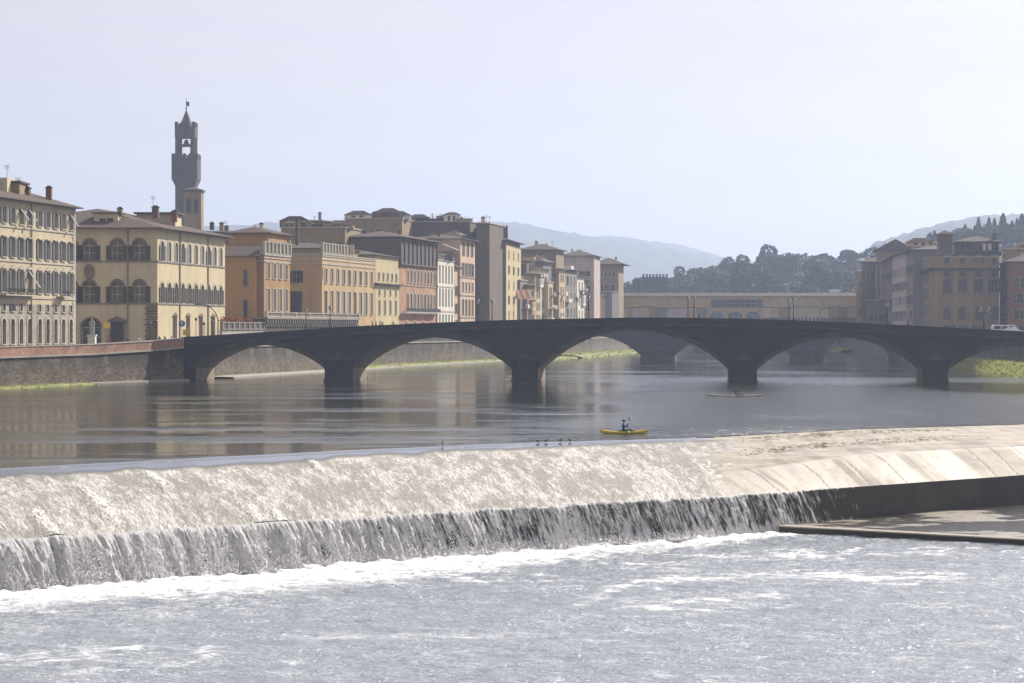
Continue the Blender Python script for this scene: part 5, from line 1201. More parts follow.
for k in range(8): b.box(hx-5.4+k*1.5, hy-.3, zt0+1.6, hx-5.1+k*1.5, hy-.02, zat(242, 602), 0)
for k in range(7): b.box(hx-5.0+k*1.5, hy-.12, zt0+2, hx-4.1+k*1.5, hy-.02, zat(243.3, 602), 1 if k in (4, 5) else 2)
b.box(hx-6, hy-1.3, zt0+.5, hx+6, hy-1.1, zt0+1.6, 2)
b.build('penthouse_front', [M['umber'], M['frame'], M['iron']], rR)
roof(rR, [(q[0]+rR.location.x, q[1]+rR.location.y) for q in ((hx+5.4, hy), (hx+5.4, hy+9), (hx-5.4, hy+9), (hx-5.4, hy))], zat(242, 602), .8, 1.5, 'tile2')
b = MB(); b.box(hx+4.1, hy+1, zat(240, 602), hx+5.0, hy+2, zat(233, 602)); b.build('chimney', M['umber'], rR)
hx, hy = rel(rR, at(946, 603)); b = MB(); b.box(hx-1.75, hy, zt0+.29, hx+1.75, hy+3.5, zat(235, 603)); b.box(hx-2.0, hy-.3, zat(239, 603), hx+2.0, hy+3.8, zat(238, 603)); b.build('turret', M['umber'], rR)
roof(rR, [(q[0]+rR.location.x, q[1]+rR.location.y) for q in ((hx+1.75, hy), (hx+1.75, hy+3.5), (hx-1.75, hy+3.5), (hx-1.75, hy))], zat(234.5, 603), .35, 1.1, 'tile2')
# neighbours further right
block(1000, 1008, 606, 264, 'umber', 'dark slot house with white balconies right of the tall ochre palazzo', 14, 'flat', rows=gridrows(7, 25, 5, 1, 1.3, 2.2, 'open', m0=.3, m1=.3), n=1, seed=51)
block(1008.4, 1060, 590, 262, 'rust', 'rust red palace at the right edge behind the bridge', 18, 'hip', rows=gridrows(7, 24, 4, 6, 1.5, 2.4, 'closed'), n=3, seed=52, rise=3.0, over=1.3)
block(1003, 1060, 625, 249, 'tan', 'tan block rising above the rust red palace', 12, 'flat', n=4, seed=53)
block(1061, 1130, 560, 262, 'yellow', 'yellow palace outside the right edge', 16, 'hip', rows=gridrows(7, 24, 4, 6, 1.5, 2.4, 'closed'), n=3, seed=54)
# row on the right bank facing the river (shaded)
GR = [(Dp[0]-.5, 622), (116.5, 650), (121, 700), (127.5, 760), (134, 815), (139, 858)]
rcols = [('greyp', 250, 'tall grey house behind the tall ochre palazzo on the right bank', 'closed'), ('pink', 252, 'dull pink house with projecting eaves in the right bank row', 'g_closed'), ('umber', 258, 'dark house with stacked bays in the middle of the right bank row', 'closed'), ('dusk', 262, 'ochre house with a lit roof edge in the right bank row', 'g_closed'), ('tan', 278, 'lower tan house at the far end of the right bank row', 'closed')]
for i, (wl, ey, lb, st) in enumerate(rcols):
    near, far = GR[i], GR[i+1]; z1 = zat(ey, near[1]) if i else zat(ey, 622)
    A, B = (far[0], far[1]-.1), near; d = (Vector(B)-Vector(A)).normalized(); n_ = Vector((-d.y, d.x))
    p = [tuple(A), tuple(B), tuple(Vector(B)+n_*18), tuple(Vector(A)+n_*18)]
    nr = int((z1-7)/4.4)
    house('house', lb, p, z1, wl, [rw(7+4.4*k, 2.4, 8, 1.3, st if (k+i) % 2 else 'open', False, 'trim') for k in range(nr)], None, seed=60+i, over=1.2, rise=1.8, edge_rows={1: gridrows(8, z1-4, max(2, nr-1), 4, 1.2, 2.0, 'closed')}, trims=(11,), cat='house')
block(877, 914, 770, 251, 'dusk', 'brown gabled house peaking over the right bank row', 20, 'gable', rows=[g(24, 5), g(30, 5, 1.3, 1.8)], n=4, seed=70, rise=4.0, over=1.2)
block(862, 892, 800, 262, 'umber', 'dark stepped house left of the brown gabled house', 16, 'hip', rows=gridrows(12, 32, 4, 5, 1.4, 2.2, 'closed'), n=3, seed=71)
block(856, 880, 862, 272, 'dusk', 'ochre house at the right end of the covered bridge', 14, 'hip', rows=gridrows(9, 30, 4, 4, 1.4, 2.2, 'closed'), n=2, seed=72)
block(893, 906, 745, 268, 'lemon', 'pale house with a white roof terrace in front of the brown gabled house', 8, 'flat', rows=gridrows(9, 26, 4, 2, 1.3, 2.2, 'g_closed'), n=1, seed=73)
block(916, 940, 660, 247, 'umber', 'dark roofs behind the turret of the tall ochre palazzo', 10, 'flat', n=4, seed=74)
block(866, 890, 720, 300, 'greyp', 'low grey house at the water in the right bank row', 8, 'flat', rows=gridrows(7, 15, 2, 4, 1.2, 2.0, 'closed'), n=0)
block(914, 926, 640, 294, 'greyp', 'pale low annex left of the tall ochre palazzo', 8, 'flat', rows=gridrows(7, 15, 2, 2, 1.2, 2.0, 'g_closed'), n=0)

# ------------------------------------------------------------------ hills and woods
def hill(name, sil, Y0, wid, seed, extra=(0, 0), m_='hill', rough=3.0, base=0.0):
    pxs = [s[0] for s in sil]; zs_ = [zat(s[1], Y0) for s in sil]
    x = np.linspace((pxs[0]-CX)/F_PX*Y0-extra[0], (pxs[-1]-CX)/F_PX*Y0+extra[1], 420); tt = np.linspace(-1, 1, 60)
    X, T = np.meshgrid(x, tt); zr = np.interp(X, [(p-CX)/F_PX*Y0 for p in pxs], zs_)
    Yg_ = Y0+T*wid
    # parallax-correct ridge: silhouette reached on the line T=0
    sh = np.where(T < 0, 1-np.abs(T)**1.3, 1-T**2)
    Z = base+(zr-base)*sh + rough*(fbm(X*8/wid+3, Yg_*8/wid, 4, seed)-.5)*np.clip(sh+.1, 0, 1)*(1-np.exp(-(T/.1)**2)*.6)
    Z = Z+(fbm(X*60/wid, Yg_*60/wid, 3, seed+5)-.5)*rough*.6
    o = grid_obj(name, X, Yg_, Z, [M[m_]]); tag(o, kind='structure'); return lambda px, py: None
hill('hill_far', [(-400, 250), (60, 232), (100, 223), (150, 228), (240, 226), (290, 220), (340, 226), (440, 232), (484, 222), (520, 225), (560, 232), (600, 239), (640, 245), (690, 253), (730, 260), (780, 268), (850, 276), (1000, 282), (1400, 290)], 5200, 1500, 211, (600, 800), rough=30)
hill('hills', [(-200, 262), (300, 255), (560, 236), (620, 236), (680, 245), (740, 262), (820, 275), (1200, 290)], 6200, 900, 215, (600, 600), rough=20)
hill('hill_right', [(700, 290), (790, 280), (850, 268), (865, 262), (880, 243), (910, 232), (945, 222), (985, 215), (1030, 213), (1100, 210), (1250, 222), (1500, 262)], 3400, 700, 221, (300, 900), rough=16)
woodsil = [(560, 306), (620, 299), (650, 292), (680, 285), (720, 281), (750, 276), (800, 272), (860, 272), (940, 270), (1100, 276)]
hill('hill_wood', woodsil, 1330, 260, 231, (100, 200), rough=5, base=5.6)
rsil = [(850, 285), (890, 272), (915, 258), (940, 251), (980, 246), (1030, 243), (1100, 243), (1300, 262)]
hill('hill_garden', rsil, 1180, 220, 241, (60, 200), rough=4, base=5.6)

# tree prototypes made of many leaf clumps
def crown(mb, rnd, R_, H_, zc, n, leaf, lobes=6, flat=1.0):
    cs = [(rnd.gauss(0, R_*.42), rnd.gauss(0, R_*.42), zc+rnd.gauss(0, H_*.22), rnd.uniform(.42, .68)) for _ in range(lobes)]
    for i in range(n):
        cx_, cy_, cz_, rr = cs[i % lobes]
        th = rnd.uniform(0, 6.283); ph = math.acos(rnd.uniform(-1, 1)); q = rnd.uniform(.72, 1.05)
        x = cx_+R_*rr*q*math.sin(ph)*math.cos(th); y = cy_+R_*rr*q*math.sin(ph)*math.sin(th); z = cz_+H_*rr*q*math.cos(ph)*flat*.6
        s = leaf*rnd.uniform(.5, 1.4); u_ = Vector((rnd.gauss(0, 1), rnd.gauss(0, 1), rnd.gauss(0, .7))).normalized(); v_ = u_.orthogonal().normalized()
        c_ = Vector((x, y, z)); mb.poly([c_-u_*s, c_+v_*s*.7, c_+u_*s, c_-v_*s*.7])
def tree_proto(seed, R_, H_, trunk, lobes, leafm, n=2600, leaf=.6, label='', group='', cat='tree', name='tree'):
    rnd = random.Random(seed); root = empty(name, (0, 0, 0), label, cat, group)
    b = MB(); b.ring(0, 0, [(-2, .5), (trunk*.5, .35), (trunk+H_*.3, .15)], 7)
    for k in range(4):
        a = k*1.6+rnd.random(); b.tube((0, 0, trunk*.7), (math.cos(a)*R_*.5, math.sin(a)*R_*.5, trunk+H_*.3), .18, .07, 5)
    b.build('trunk', M['bark'], root)
    b = MB(); crown(b, rnd, R_, H_, trunk+H_*.45, n, leaf, lobes); b.build('crown', M[leafm], root); return root
def cypress_proto(seed, R_, H_, label, group):
    rnd = random.Random(seed); root = empty('cypress', (0, 0, 0), label, 'tree', group)
    b = MB(); b.ring(0, 0, [(-2, .35), (H_*.3, .2)], 6); b.build('trunk', M['bark'], root)
    b = MB()
    for i in range(1400):
        t_ = rnd.random()**.8; r_ = R_*(math.sin(min(1, t_*3.2)*math.pi/2))*(1-t_)**.55*rnd.uniform(.6, 1.1)
        a = rnd.uniform(0, 6.283); c_ = Vector((r_*math.cos(a), r_*math.sin(a), H_*.05+t_*H_*.95)); s = .42*rnd.uniform(.6, 1.3)
        u_ = Vector((rnd.gauss(0, .4), rnd.gauss(0, .4), 1)).normalized(); v_ = u_.orthogonal().normalized()*math.cos(a)+u_.cross(u_.orthogonal()).normalized()*math.sin(a)
        b.poly([c_-u_*s, c_+v_*s*.6, c_+u_*s*1.3, c_-v_*s*.6])
    b.build('crown', M['cyp'], root); return root
GW = 'trees covering the wooded hill behind the covered bridge'; GC = 'cypresses on the garden hill above the right bank'
LW = 'round dark tree on the hazy wooded hill behind the covered bridge'
protos = [tree_proto(s, R_, H_, tr, lo, lm, label=LW, group=GW) for s, R_, H_, tr, lo, lm in ((1, 7.0, 10, 3, 9, 'leaf'), (2, 8.2, 9, 3, 10, 'leaf'), (3, 6.0, 10, 3, 8, 'leaf2'), (4, 8, 7.5, 4, 9, 'leaf'))]
rnd = random.Random(77); used = set()
# crown tops traced along the ridge, then rows down the near slope
ridge = [(632, 283), (643, 286), (655, 286), (668, 277), (679, 276), (692, 274), (701, 268), (712, 270), (722, 274), (730, 268), (741, 266), (752, 261), (766, 259), (780, 263), (793, 258), (804, 264), (818, 257), (829, 262), (841, 266), (852, 258), (862, 264), (875, 262), (890, 262)]
spots = [(p, y, 1330+rnd.uniform(-15, 15)) for p, y in ridge]
for k in range(150):
    p = rnd.uniform(628, 890); Yk = rnd.uniform(1110, 1310); f = (1330-Yk)/220
    ys = np.interp(p, [r_[0] for r_ in ridge], [r_[1] for r_ in ridge])+4+f*26+rnd.uniform(-2, 3)
    spots.append((p, ys, Yk))
spots = [q_ for q_ in spots if not (636 < q_[0] < 675 and q_[2] < 1190)]
for i, (p, y, Yk) in enumerate(spots):
    j = rnd.randrange(4); h_tot = (3+10*.95, 3+9*.9, 3+10*.95, 4+7.5*.9)[j]; s = rnd.uniform(1.05, 1.7)
    z = zat(y, Yk)-h_tot*s; loc = (at(p, Yk)[0], Yk, max(3.0, z))
    if j not in used: used.add(j); o = protos[j]; o.location = loc; o.rotation_euler = (0, 0, rnd.uniform(0, 6)); o.scale = (s, s, s)
    else: dup(protos[j], loc, rnd.uniform(0, 6), None, (s, s, s))
cy = [cypress_proto(11, 2.3, 19, 'tall narrow cypress on the garden hill above the right bank', GC), cypress_proto(12, 1.7, 15, 'tall narrow cypress on the garden hill above the right bank', GC)]
cs = [(929, 234, 0), (934.5, 231, 1), (938, 234, 1), (956, 231, 1), (965, 225, 1), (975, 226, 1), (978.5, 218, 1), (989, 218, 1), (994.5, 219, 1), (1003, 213.5, 0), (1012, 221, 1), (1017, 219, 1), (1022, 214, 0), (1028, 218, 1), (930.5, 233, 1), (987, 224, 0), (1008, 224, 0), (1036, 220, 0), (1046, 226, 1)]
us = set(); CL = ['cypress pair member left of the roof turret, leftmost', 'second cypress left of the roof turret', 'third cypress left of the roof turret', 'cypress just right of the roof turret']
for p, y, j in cs:
    Yk = 1180+rnd.uniform(-20, 15); H_ = (19, 15)[j]; zb_ = zat(np.interp(p, [q[0] for q in rsil], [q[1] for q in rsil]), 1180)-2; s = (zat(y, Yk)-zb_)/H_; sw = (1.5, 1.35)[j]
    loc = (at(p, Yk)[0], Yk, zb_)
    if j not in us: us.add(j); o = cy[j]; o.location = loc; o.scale = (sw, sw, s)
    else: o = dup(cy[j], loc, rnd.uniform(0, 6), None, (sw, sw, s))
    o['label'] = ('cypress of the small clump left of the roof turret' if p < 945 else 'cypress between the roof turret and the penthouse' if p < 972 else 'cypress rising directly above the penthouse roof' if p < 1000 else 'cypress in the dense row right of the penthouse')
GB = 'round trees on the garden hill above the right bank'
tb_ = tree_proto(21, 7, 10, 3, 8, 'leaf', label='round dark tree on the garden hill among the cypresses', group=GB)
first = True
for p, y in ((964, 231), (975, 232), (985, 229), (1000, 230), (1014, 229), (1026, 229), (950, 242), (1040, 232), (903, 255), (915, 250)):
    loc = (at(p, 1170)[0], 1165+rnd.uniform(-10, 10), zat(y, 1170)-12)
    if first: tb_.location = loc; first = False
    else: dup(tb_, loc, rnd.uniform(0, 6))
pn = tree_proto(31, 5.2, 7, 9, 5, 'leaf2', label='lone pine left of the crenellated tower in the haze', group=None); pn.location = (at(635.5, 1150)[0], 1150, zat(276, 1150)-15.5)
pn2 = tree_proto(32, 4.5, 8, 2, 5, 'leaf', label='small bushy tree at the foot of the lone hazy pine'); pn2.location = (at(627, 1100)[0], 1100, zat(286, 1100)-10)
um = tree_proto(33, 8, 5, 10, 6, 'leaf', label='flat topped umbrella pine at the top of the wooded hill'); um.location = (at(853, 1300)[0], 1300, zat(252, 1300)-14)
# crenellated tower and slim chimney on the hill
ct = empty('crenellated_tower', (at(655, 1120)[0], 1120, 0), 'square brown crenellated tower in the haze above the covered bridge', 'tower')
b = MB(); zt = zat(277, 1120); b.box(-6.2, 0, 5, 6.2, 9, zt)
for k in range(8): b.box(-6.4+k*1.7, -.3, zt-.2, -5.4+k*1.7, .5, zt+1.5)
b.build('wall', M['tower'], ct)
sc2 = empty('stone_column', (at(805.8, 1290)[0], 1290, 40), 'slim tall column standing on top of the wooded hill', 'column')
b = MB(); b.ring(0, 0, [(0, 1.2), (zat(254, 1290)-40, .9), (zat(253, 1290)-40, 1.3)], 8); b.build('shaft', M['tan'], sc2)
vl = block(812, 826, 1318, 262, 'tan', 'pale villa half hidden among the trees of the wooded hill', 8, 'hip', n=0, rows=[g(40, 3)], z0=30)

# ------------------------------------------------------------------ street lamps
def lamp(n_heads=1):
    r = empty('street_lamp', (0, 0, 0), 'x', 'street lamp')
    b = MB(); b.ring(0, 0, [(0, .22), (.5, .18), (.6, .1), (3.9, .06)], 8); b.build('post', M['iron'], r)
    heads = [(0, 0)] if n_heads == 1 else [(-.65, 0), (.65, 0)]
    if n_heads == 2:
        b = MB(); b.tube((-.65, 0, 3.75), (.65, 0, 3.75), .05, .05, 6); b.build('arm', M['iron'], r)
    for hx, hy in heads:
        b = MB(); b.ring(hx, hy, [(3.85, .08), (4.0, .2), (4.45, .26), (4.5, .06)], 8, 0); b.ring(hx, hy, [(4.5, .3), (4.62, .2), (4.78, .04)], 8, 1); b.build('lantern', [M['lampglass'], M['iron']], r)
    return r
lamps = [(478, .7, 'over the left part of the bridge before the dark tower house'), (588.5, .7, 'before the last tall left bank house'), (694, .7, 'in front of the ochre corridor, nearer of a pair'), (793.5, .7, 'before the right half of the covered bridge, nearer of a pair'), (887, .7, 'in front of the brown gabled house'),
         (688, 11.6, 'in front of the ochre corridor, left and farther of a pair'), (789, 11.6, 'before the covered bridge, left and farther of a pair'), (577, 11.6, 'before the grey blue palace on the far side of the deck'), (492, 11.6, 'before the grey side wall of the yellow fronted block'), (330, .7, 'on the left ramp before the yellow palazzo wing'), (306, 11.6, 'on the left ramp behind the ochre wing corner')]
L1 = lamp(1)
for i, (p, wd, lb) in enumerate(lamps):
    o = L1 if i == 0 else dup(L1, (0, 0, 0)); o.location = on_bridge(p, wd); o['label'] = 'dark bridge lamp '+lb; o['group'] = 'lamps along the near bridge'
L2 = lamp(2); L2.location = on_bridge(984, .7); L2['label'] = 'twin headed pale bridge lamp in front of the tall ochre palazzo'; L2['group'] = 'lamps along the near bridge'

# ------------------------------------------------------------------ people
def person(label, joints, radii, edges, cols, loc, rz=0, scale=1.0, hairc=(.04, .03, .02), head=None, group=None):
    me = bpy.data.meshes.new('person'); me.from_pydata(joints, edges, [])
    tmp = bpy.data.objects.new('tmp', me); C.objects.link(tmp)
    md = tmp.modifiers.new('s', 'SKIN'); sv = me.skin_vertices[0].data
    for i, r_ in enumerate(radii): sv[i].radius = (r_, r_)
    sv[0].use_root = True
    tmp.modifiers.new('u', 'SUBSURF').levels = 1
    dg = bpy.context.evaluated_depsgraph_get(); dg.update()
    nm = bpy.data.meshes.new_from_object(tmp.evaluated_get(dg)); bpy.data.objects.remove(tmp); nm.name = 'person'
    nm.materials.clear()
    for c_ in cols: nm.materials.append(c_)
    J = [Vector(j) for j in joints]
    for p in nm.polygons:
        c_ = p.center; best = min(range(len(J)), key=lambda i: (J[i]-c_).length-radii[i])
        p.material_index = regions(best); p.use_smooth = True
    o = link('person', nm, None, loc, rz); o.scale = (scale,)*3; tag(o, label, 'person', group)
    b = MB(); h = Vector(head if head else joints[HEAD]); b.ring(0, 0, [(-.03, .108), (.05, .118), (.10, .09), (.13, .03)], 10, T=Matrix.Translation(h+Vector((0, -.015, .0)))); b.build('hair', mat('hair', hairc, .8), o, True)
    return o
HEAD = 4
def regions(i):
    if i in (3, 4, 5): return 0          # neck, head, face
    if i in (9, 13): return 0            # hands
    if i >= 14 or i == 0: return 2       # legs
    return 1
STAND_E = [(0, 1), (1, 2), (2, 3), (3, 4), (4, 5), (2, 6), (6, 7), (7, 8), (8, 9), (2, 10), (10, 11), (11, 12), (12, 13), (0, 14), (14, 15), (15, 16), (16, 17), (0, 18), (18, 19), (19, 20), (20, 21)]
STAND_R = [.14, .13, .15, .055, .095, .06, .07, .05, .042, .035, .07, .05, .042, .035, .10, .075, .05, .045, .10, .075, .05, .045]
def stand(stride=.18, swing=.15): return [(0, 0, .95), (0, 0, 1.15), (0, 0, 1.40), (0, 0, 1.53), (0, 0, 1.64), (0, .03, 1.74), (-.2, 0, 1.42), (-.25, swing*.4, 1.15), (-.26, swing*1.2, .92), (-.26, swing*1.5, .84), (.2, 0, 1.42), (.25, -swing*.4, 1.15), (.26, -swing*1.0, .92), (.26, -swing*1.2, .84),
    (-.1, 0, .88), (-.1, -stride*.4, .5), (-.1, -stride, .1), (-.1, -stride+.16, .05), (.1, 0, .88), (.1, stride*.6, .5), (.1, stride, .1), (.1, stride+.16, .05)]
skin = mat('skin', (.45, .28, .2), .6)
cl = {k: mat(k, v, .85) for k, v in {'navy_cloth': (.03, .04, .10), 'dark_cloth': (.03, .03, .035), 'white_cloth': (.6, .6, .6), 'red_cloth': (.35, .05, .04), 'blue_cloth': (.035, .06, .28), 'brown_cloth': (.12, .08, .05), 'jeans': (.05, .07, .12)}.items()}
ppl = [(372.5, 'dark_cloth', 'walking over the bridge before the yellow palazzo, leftmost of three'), (376, 'navy_cloth', 'walking over the bridge before the yellow palazzo, middle of three'), (380, 'brown_cloth', 'walking over the bridge before the yellow palazzo, rightmost of three'), (492, 'dark_cloth', 'walking over the bridge before the yellow fronted tower house'), (699, 'dark_cloth', 'walking over the bridge just right of a lamp pair'), (729.5, 'navy_cloth', 'walking over the bridge before the middle corridor arch'), (750.5, 'brown_cloth', 'leaning forward on the bridge before the right corridor arch'), (843, 'dark_cloth', 'walking over the bridge before the right end of the covered bridge'), (869, 'red_cloth', 'walking over the bridge left of the single lamp'), (908, 'dark_cloth', 'walking over the bridge before the right bank row'), (954, 'dark_cloth', 'broad figure on the bridge before the tall ochre palazzo')]
for i, (p, c_, lb) in enumerate(ppl):
    person('person in '+c_.replace('_', ' ').replace('cloth', 'clothes')+' '+lb, stand(.1+.03*(i % 4)), STAND_R, STAND_E, [skin, cl[c_], cl['jeans']], on_bridge(p, 1.2+.3*(i % 3)), R(90 if i % 2 else -90), 1.0, group='people crossing the near bridge')
def street_pt(px, Y): return at(px, Y, STREET)
for i, (p, Yk, c_, lb) in enumerate([(159.5, 375, 'dark_cloth', 'by the stone corner of the cream palazzo'), (165, 378, 'dark_cloth', 'near the blue round sign'), (171.5, 377, 'navy_cloth', 'behind the yellow sign'), (175, 380, 'dark_cloth', 'right of the yellow sign'), (139, 380, 'white_cloth', 'against the brown corner stones'), (147, 382, 'dark_cloth', 'before the brown corner stones'), (128, 376, 'dark_cloth', 'right of the pedimented doorway'), (108, 385, 'red_cloth', 'between the statue and the doorway')]):
    person('person in '+c_.replace('_', ' ').replace('cloth', 'clothes')+' standing '+lb, stand(.08, .08), STAND_R, STAND_E, [skin, cl[c_], cl['jeans']], street_pt(p, Yk), R(40*i), 1.0, group='people on the square by the cream palazzo')

# kayaker
kx, ky = at(624, 182)[:2]
kk = empty('kayak', (kx, ky, 0), 'yellow kayak gliding on the upper water above the weir', 'kayak')
def hull(b, Lh, wmax, h0, h1, mi=0, n=24):
    secs = []
    for i in range(n+1):
        s = -1+2*i/n; w_ = wmax*max(0.02, (1-abs(s)**2.2))**.9; zt = h1+.16*abs(s)**3; zb_ = h0+.22*abs(s)**4
        secs.append([(s*Lh/2, w_*c_, zb_+(zt-zb_)*k_) for c_, k_ in ((0, 0), (.7, .15), (1, .7), (.8, 1), (0, 1.12), (-.8, 1), (-1, .7), (-.7, .15))])
    for p, q in zip(secs, secs[1:]):
        for j in range(8): b.poly([p[j], q[j], q[(j+1) % 8], p[(j+1) % 8]], mi)
b = MB(); hull(b, 4.0, .31, -.08, .2); b.build('hull', mat('yellow_hull', (.62, .46, .04), .35), kk, True)
b = MB(); b.ring(0, 0, [(.2, .40), (.27, .40), (.27, .32), (.2, .32)], 16, 0, False, None, 1.25, .6); b.build('cockpit_rim', M['iron'], kk)
KJ = [(-.05, 0, .26), (-.09, 0, .45), (-.06, 0, .70), (-.03, 0, .83), (0, 0, .94), (.07, 0, 1.03), (-.05, -.2, .71), (.1, -.27, .5), (.3, -.24, .58), (.37, -.22, .62), (-.05, .2, .71), (.13, .27, .55), (.33, .22, .74), (.39, .2, .79),
      (.0, -.1, .22), (.42, -.14, .34), (.75, -.1, .18), (.85, -.1, .22), (.0, .1, .22), (.42, .14, .34), (.75, .1, .18), (.85, .1, .22)]
KR = list(STAND_R); 
kayaker = person('person in a blue jacket paddling the yellow kayak', KJ, KR, STAND_E, [skin, cl['blue_cloth'], cl['dark_cloth']], (kx, ky, 0), 0, 1.08, head=(-.01, 0.0, .97))
pd = empty('paddle', (kx+.4, ky, .7), 'double bladed paddle with a green blade raised beside the kayaker', 'paddle')
b = MB(); b.tube((-.12, -.9, -.42), (.12, .9, .42), .025, .025, 6); b.build('shaft', M['iron'], pd)
for sgn in (-1, 1):
    b = MB(); b.ring(0, 0, [(-.25, .03), (-.1, .12), (.1, .14), (.25, .05)], 8, 0, True, Matrix.Translation((sgn*.13, sgn*.98, sgn*.5)) @ Matrix.Rotation(R(-55), 4, 'X') , .9, .2)
    b.build('blade', mat('green_blade', (.02, .22, .09), .5), pd)
# rowing shell with rower
rx, ry = at(736, 281)[:2]
rs = empty('rowing_shell', (rx, ry, 0), 'slim pale rowing shell in the reflection of the bridge pier', 'rowing boat')
b = MB(); hull(b, 7.6, .22, -.05, .16); b.build('hull', mat('pale_hull', (.38, .36, .32), .35), rs, True)
for sgn in (-1, 1):
    b = MB(); b.tube((0, sgn*.1, .25), (0, sgn*.75, .32), .02, .02, 5); b.build('outrigger', M['iron'], rs)
    b = MB(); b.tube((.1, sgn*.3, .45), (-.5, sgn*2.7, .06), .02, .02, 5); b.box(-.62, sgn*2.7-.22, -.02, -.48, sgn*2.7+.22, .1); b.build('oar', M['lampglass'], rs)
person('person in dark clothes rowing the slim pale shell', KJ, KR, STAND_E, [skin, cl['dark_cloth'], cl['dark_cloth']], (rx, ry, 0), 0, 1.1, head=(-.01, 0, .97))
# wake splash of the shell: ripples lie in the water sheet

# birds on the crest
def bird(loc, rz, label, s=1.0):
    r = empty('bird', loc, label, 'bird', 'dark birds standing along the weir crest'); r.rotation_euler = (0, 0, rz); r.scale = (s, s, s)
    b = MB(); secs = [(-.26, .02, .24), (-.16, .07, .26), (0, .11, .28), (.12, .09, .31), (.18, .05, .37), (.21, .045, .43), (.25, .05, .47), (.30, .02, .46), (.36, .008, .45)]
    T_ = []
    for x_, r_, z_ in secs: T_.append([(x_, r_*math.cos(a*math.pi/4), z_+r_*math.sin(a*math.pi/4)) for a in range(8)])
    for p, q in zip(T_, T_[1:]):
        for j in range(8): b.poly([p[j], p[(j+1) % 8], q[(j+1) % 8], q[j]])
    b.poly([(-.22, .05, .26), (-.42, .03, .22), (-.42, -.03, .22), (-.22, -.05, .26)])
    for sy in (-.03, .03): b.tube((.0, sy, .2), (.02, sy, -.02), .012, .012, 4)
    b.build('body', mat('bird_feathers', (.04, .04, .045), .7), r, True)
    b = MB()
    for sy in (-1, 1): b.poly([(.1, sy*.105, .33), (-.05, sy*.125, .36), (-.3, sy*.05, .27), (-.05, sy*.11, .24)])
    b.build('wing', mat('bird_wing', (.08, .08, .08), .7), r); return r
for p, y, rz, lb in ((443, 446.3, 90, 'dark heron like bird alone on the weir crest, leftmost'), (537.5, 443.5, 200, 'dark bird on the weir crest, leftmost of the group of four'), (546, 442, 20, 'dark bird on the weir crest, second of the group of four'), (560.5, 441.6, 10, 'dark bird on the weir crest, third of the group of four'), (569.5, 441, 160, 'dark bird on the weir crest, rightmost near the kayak')):
    k = (p-CX)/F_PX; yy = 165.0
    for _ in range(20): yy = float(np.interp(k*yy, CRX, CRY))+.2
    bird((k*yy, yy-.6, -.02), R(rz), lb, .62 if p > 500 else .9)

# ------------------------------------------------------------------ white van on the bridge
vx = on_bridge(1007, 3.2)
van = empty('parked_van', vx, 'white van driving over the right end of the bridge', 'van'); van.rotation_euler = (0, 0, -ANG)
van.name = 'white_van'
b = MB(); prof = [(-2.5, .35), (2.6, .35), (2.62, .95), (1.9, 1.15), (1.1, 1.92), (.9, 2.0), (-2.2, 2.0), (-2.5, 1.7)]
for sgn in (-.92, .92):
    pts = [(x_, sgn*(1 if z_ < 1.2 else .9), z_) for x_, z_ in prof]; b.poly(pts if sgn < 0 else pts[::-1])
for i in range(len(prof)):
    (xa, za), (xb, zb_) = prof[i], prof[(i+1) % len(prof)]; wa = .92*(1 if za < 1.2 else .9); wb = .92*(1 if zb_ < 1.2 else .9)
    b.poly([(xa, wa, za), (xa, -wa, za), (xb, -wb, zb_), (xb, wb, zb_)])
b.build('body', mat('white_paint', (.8, .8, .8), .25), van)
b = MB()
for sgn in (-1, 1):
    for x0_, x1_ in ((-2.2, -1.0), (-.9, .1), (.2, 1.2)):
        y_ = sgn*.875; b.poly([(x0_, y_, 1.3), (x1_, y_, 1.3), (x1_-.15 if x1_ < 1 else .95, y_-sgn*.02, 1.8), (x0_, y_-sgn*.02, 1.8)])
b.poly([(1.86, .75, 1.22), (1.86, -.75, 1.22), (1.15, -.75, 1.9), (1.15, .75, 1.9)]); b.build('window', M['glass'], van)
for x_ in (-1.6, 1.7):
    for sgn in (-1, 1):
        b = MB(); b.ring(0, 0, [(-.1, .33), (.1, .33)], 14, 0, True, Matrix.Translation((x_, sgn*.86, .33)) @ Matrix.Rotation(R(90), 4, 'X')); b.build('wheel', M['iron'], van)

# ------------------------------------------------------------------ statue, banner, signs
st = empty('statue', at(92, 352, STREET), 'pale stone statue on a tall white pedestal behind the river wall', 'statue')
b = MB(); b.box(-.75, -.75, 0, .75, .75, .3); b.box(-.6, -.6, .3, .6, .6, 1.9); b.box(-.72, -.72, 1.91, .72, .72, 2.1); b.build('pedestal', mat('white_marble', (.62, .6, .55), .6), st)
SJ = [(0, 0, .95), (0, 0, 1.15), (0, 0, 1.40), (0, 0, 1.53), (0, 0, 1.64), (0, -.02, 1.74), (-.2, 0, 1.42), (-.3, -.1, 1.15), (-.12, -.25, 1.1), (-.05, -.28, 1.1), (.2, 0, 1.42), (.27, 0, 1.15), (.25, -.1, .92), (.25, -.12, .84), (-.12, 0, .88), (-.14, -.04, .5), (-.12, .03, .1), (-.12, -.1, .05), (.12, 0, .88), (.16, -.1, .5), (.14, 0, .1), (.14, -.12, .05)]
SR = [.22, .18, .18, .07, .11, .06, .09, .08, .07, .05, .09, .08, .07, .05, .17, .17, .16, .1, .17, .17, .16, .1]
s_ = person('x', SJ, SR, STAND_E, [M['trim'], M['trim'], M['trim']], (0, 0, 2.1), 0, 1.45, head=(0, 0, 1.68)); s_.name = 'figure'
for ch in s_.children: ch.data.materials.clear(); ch.data.materials.append(M['trim'])
s_.parent = st
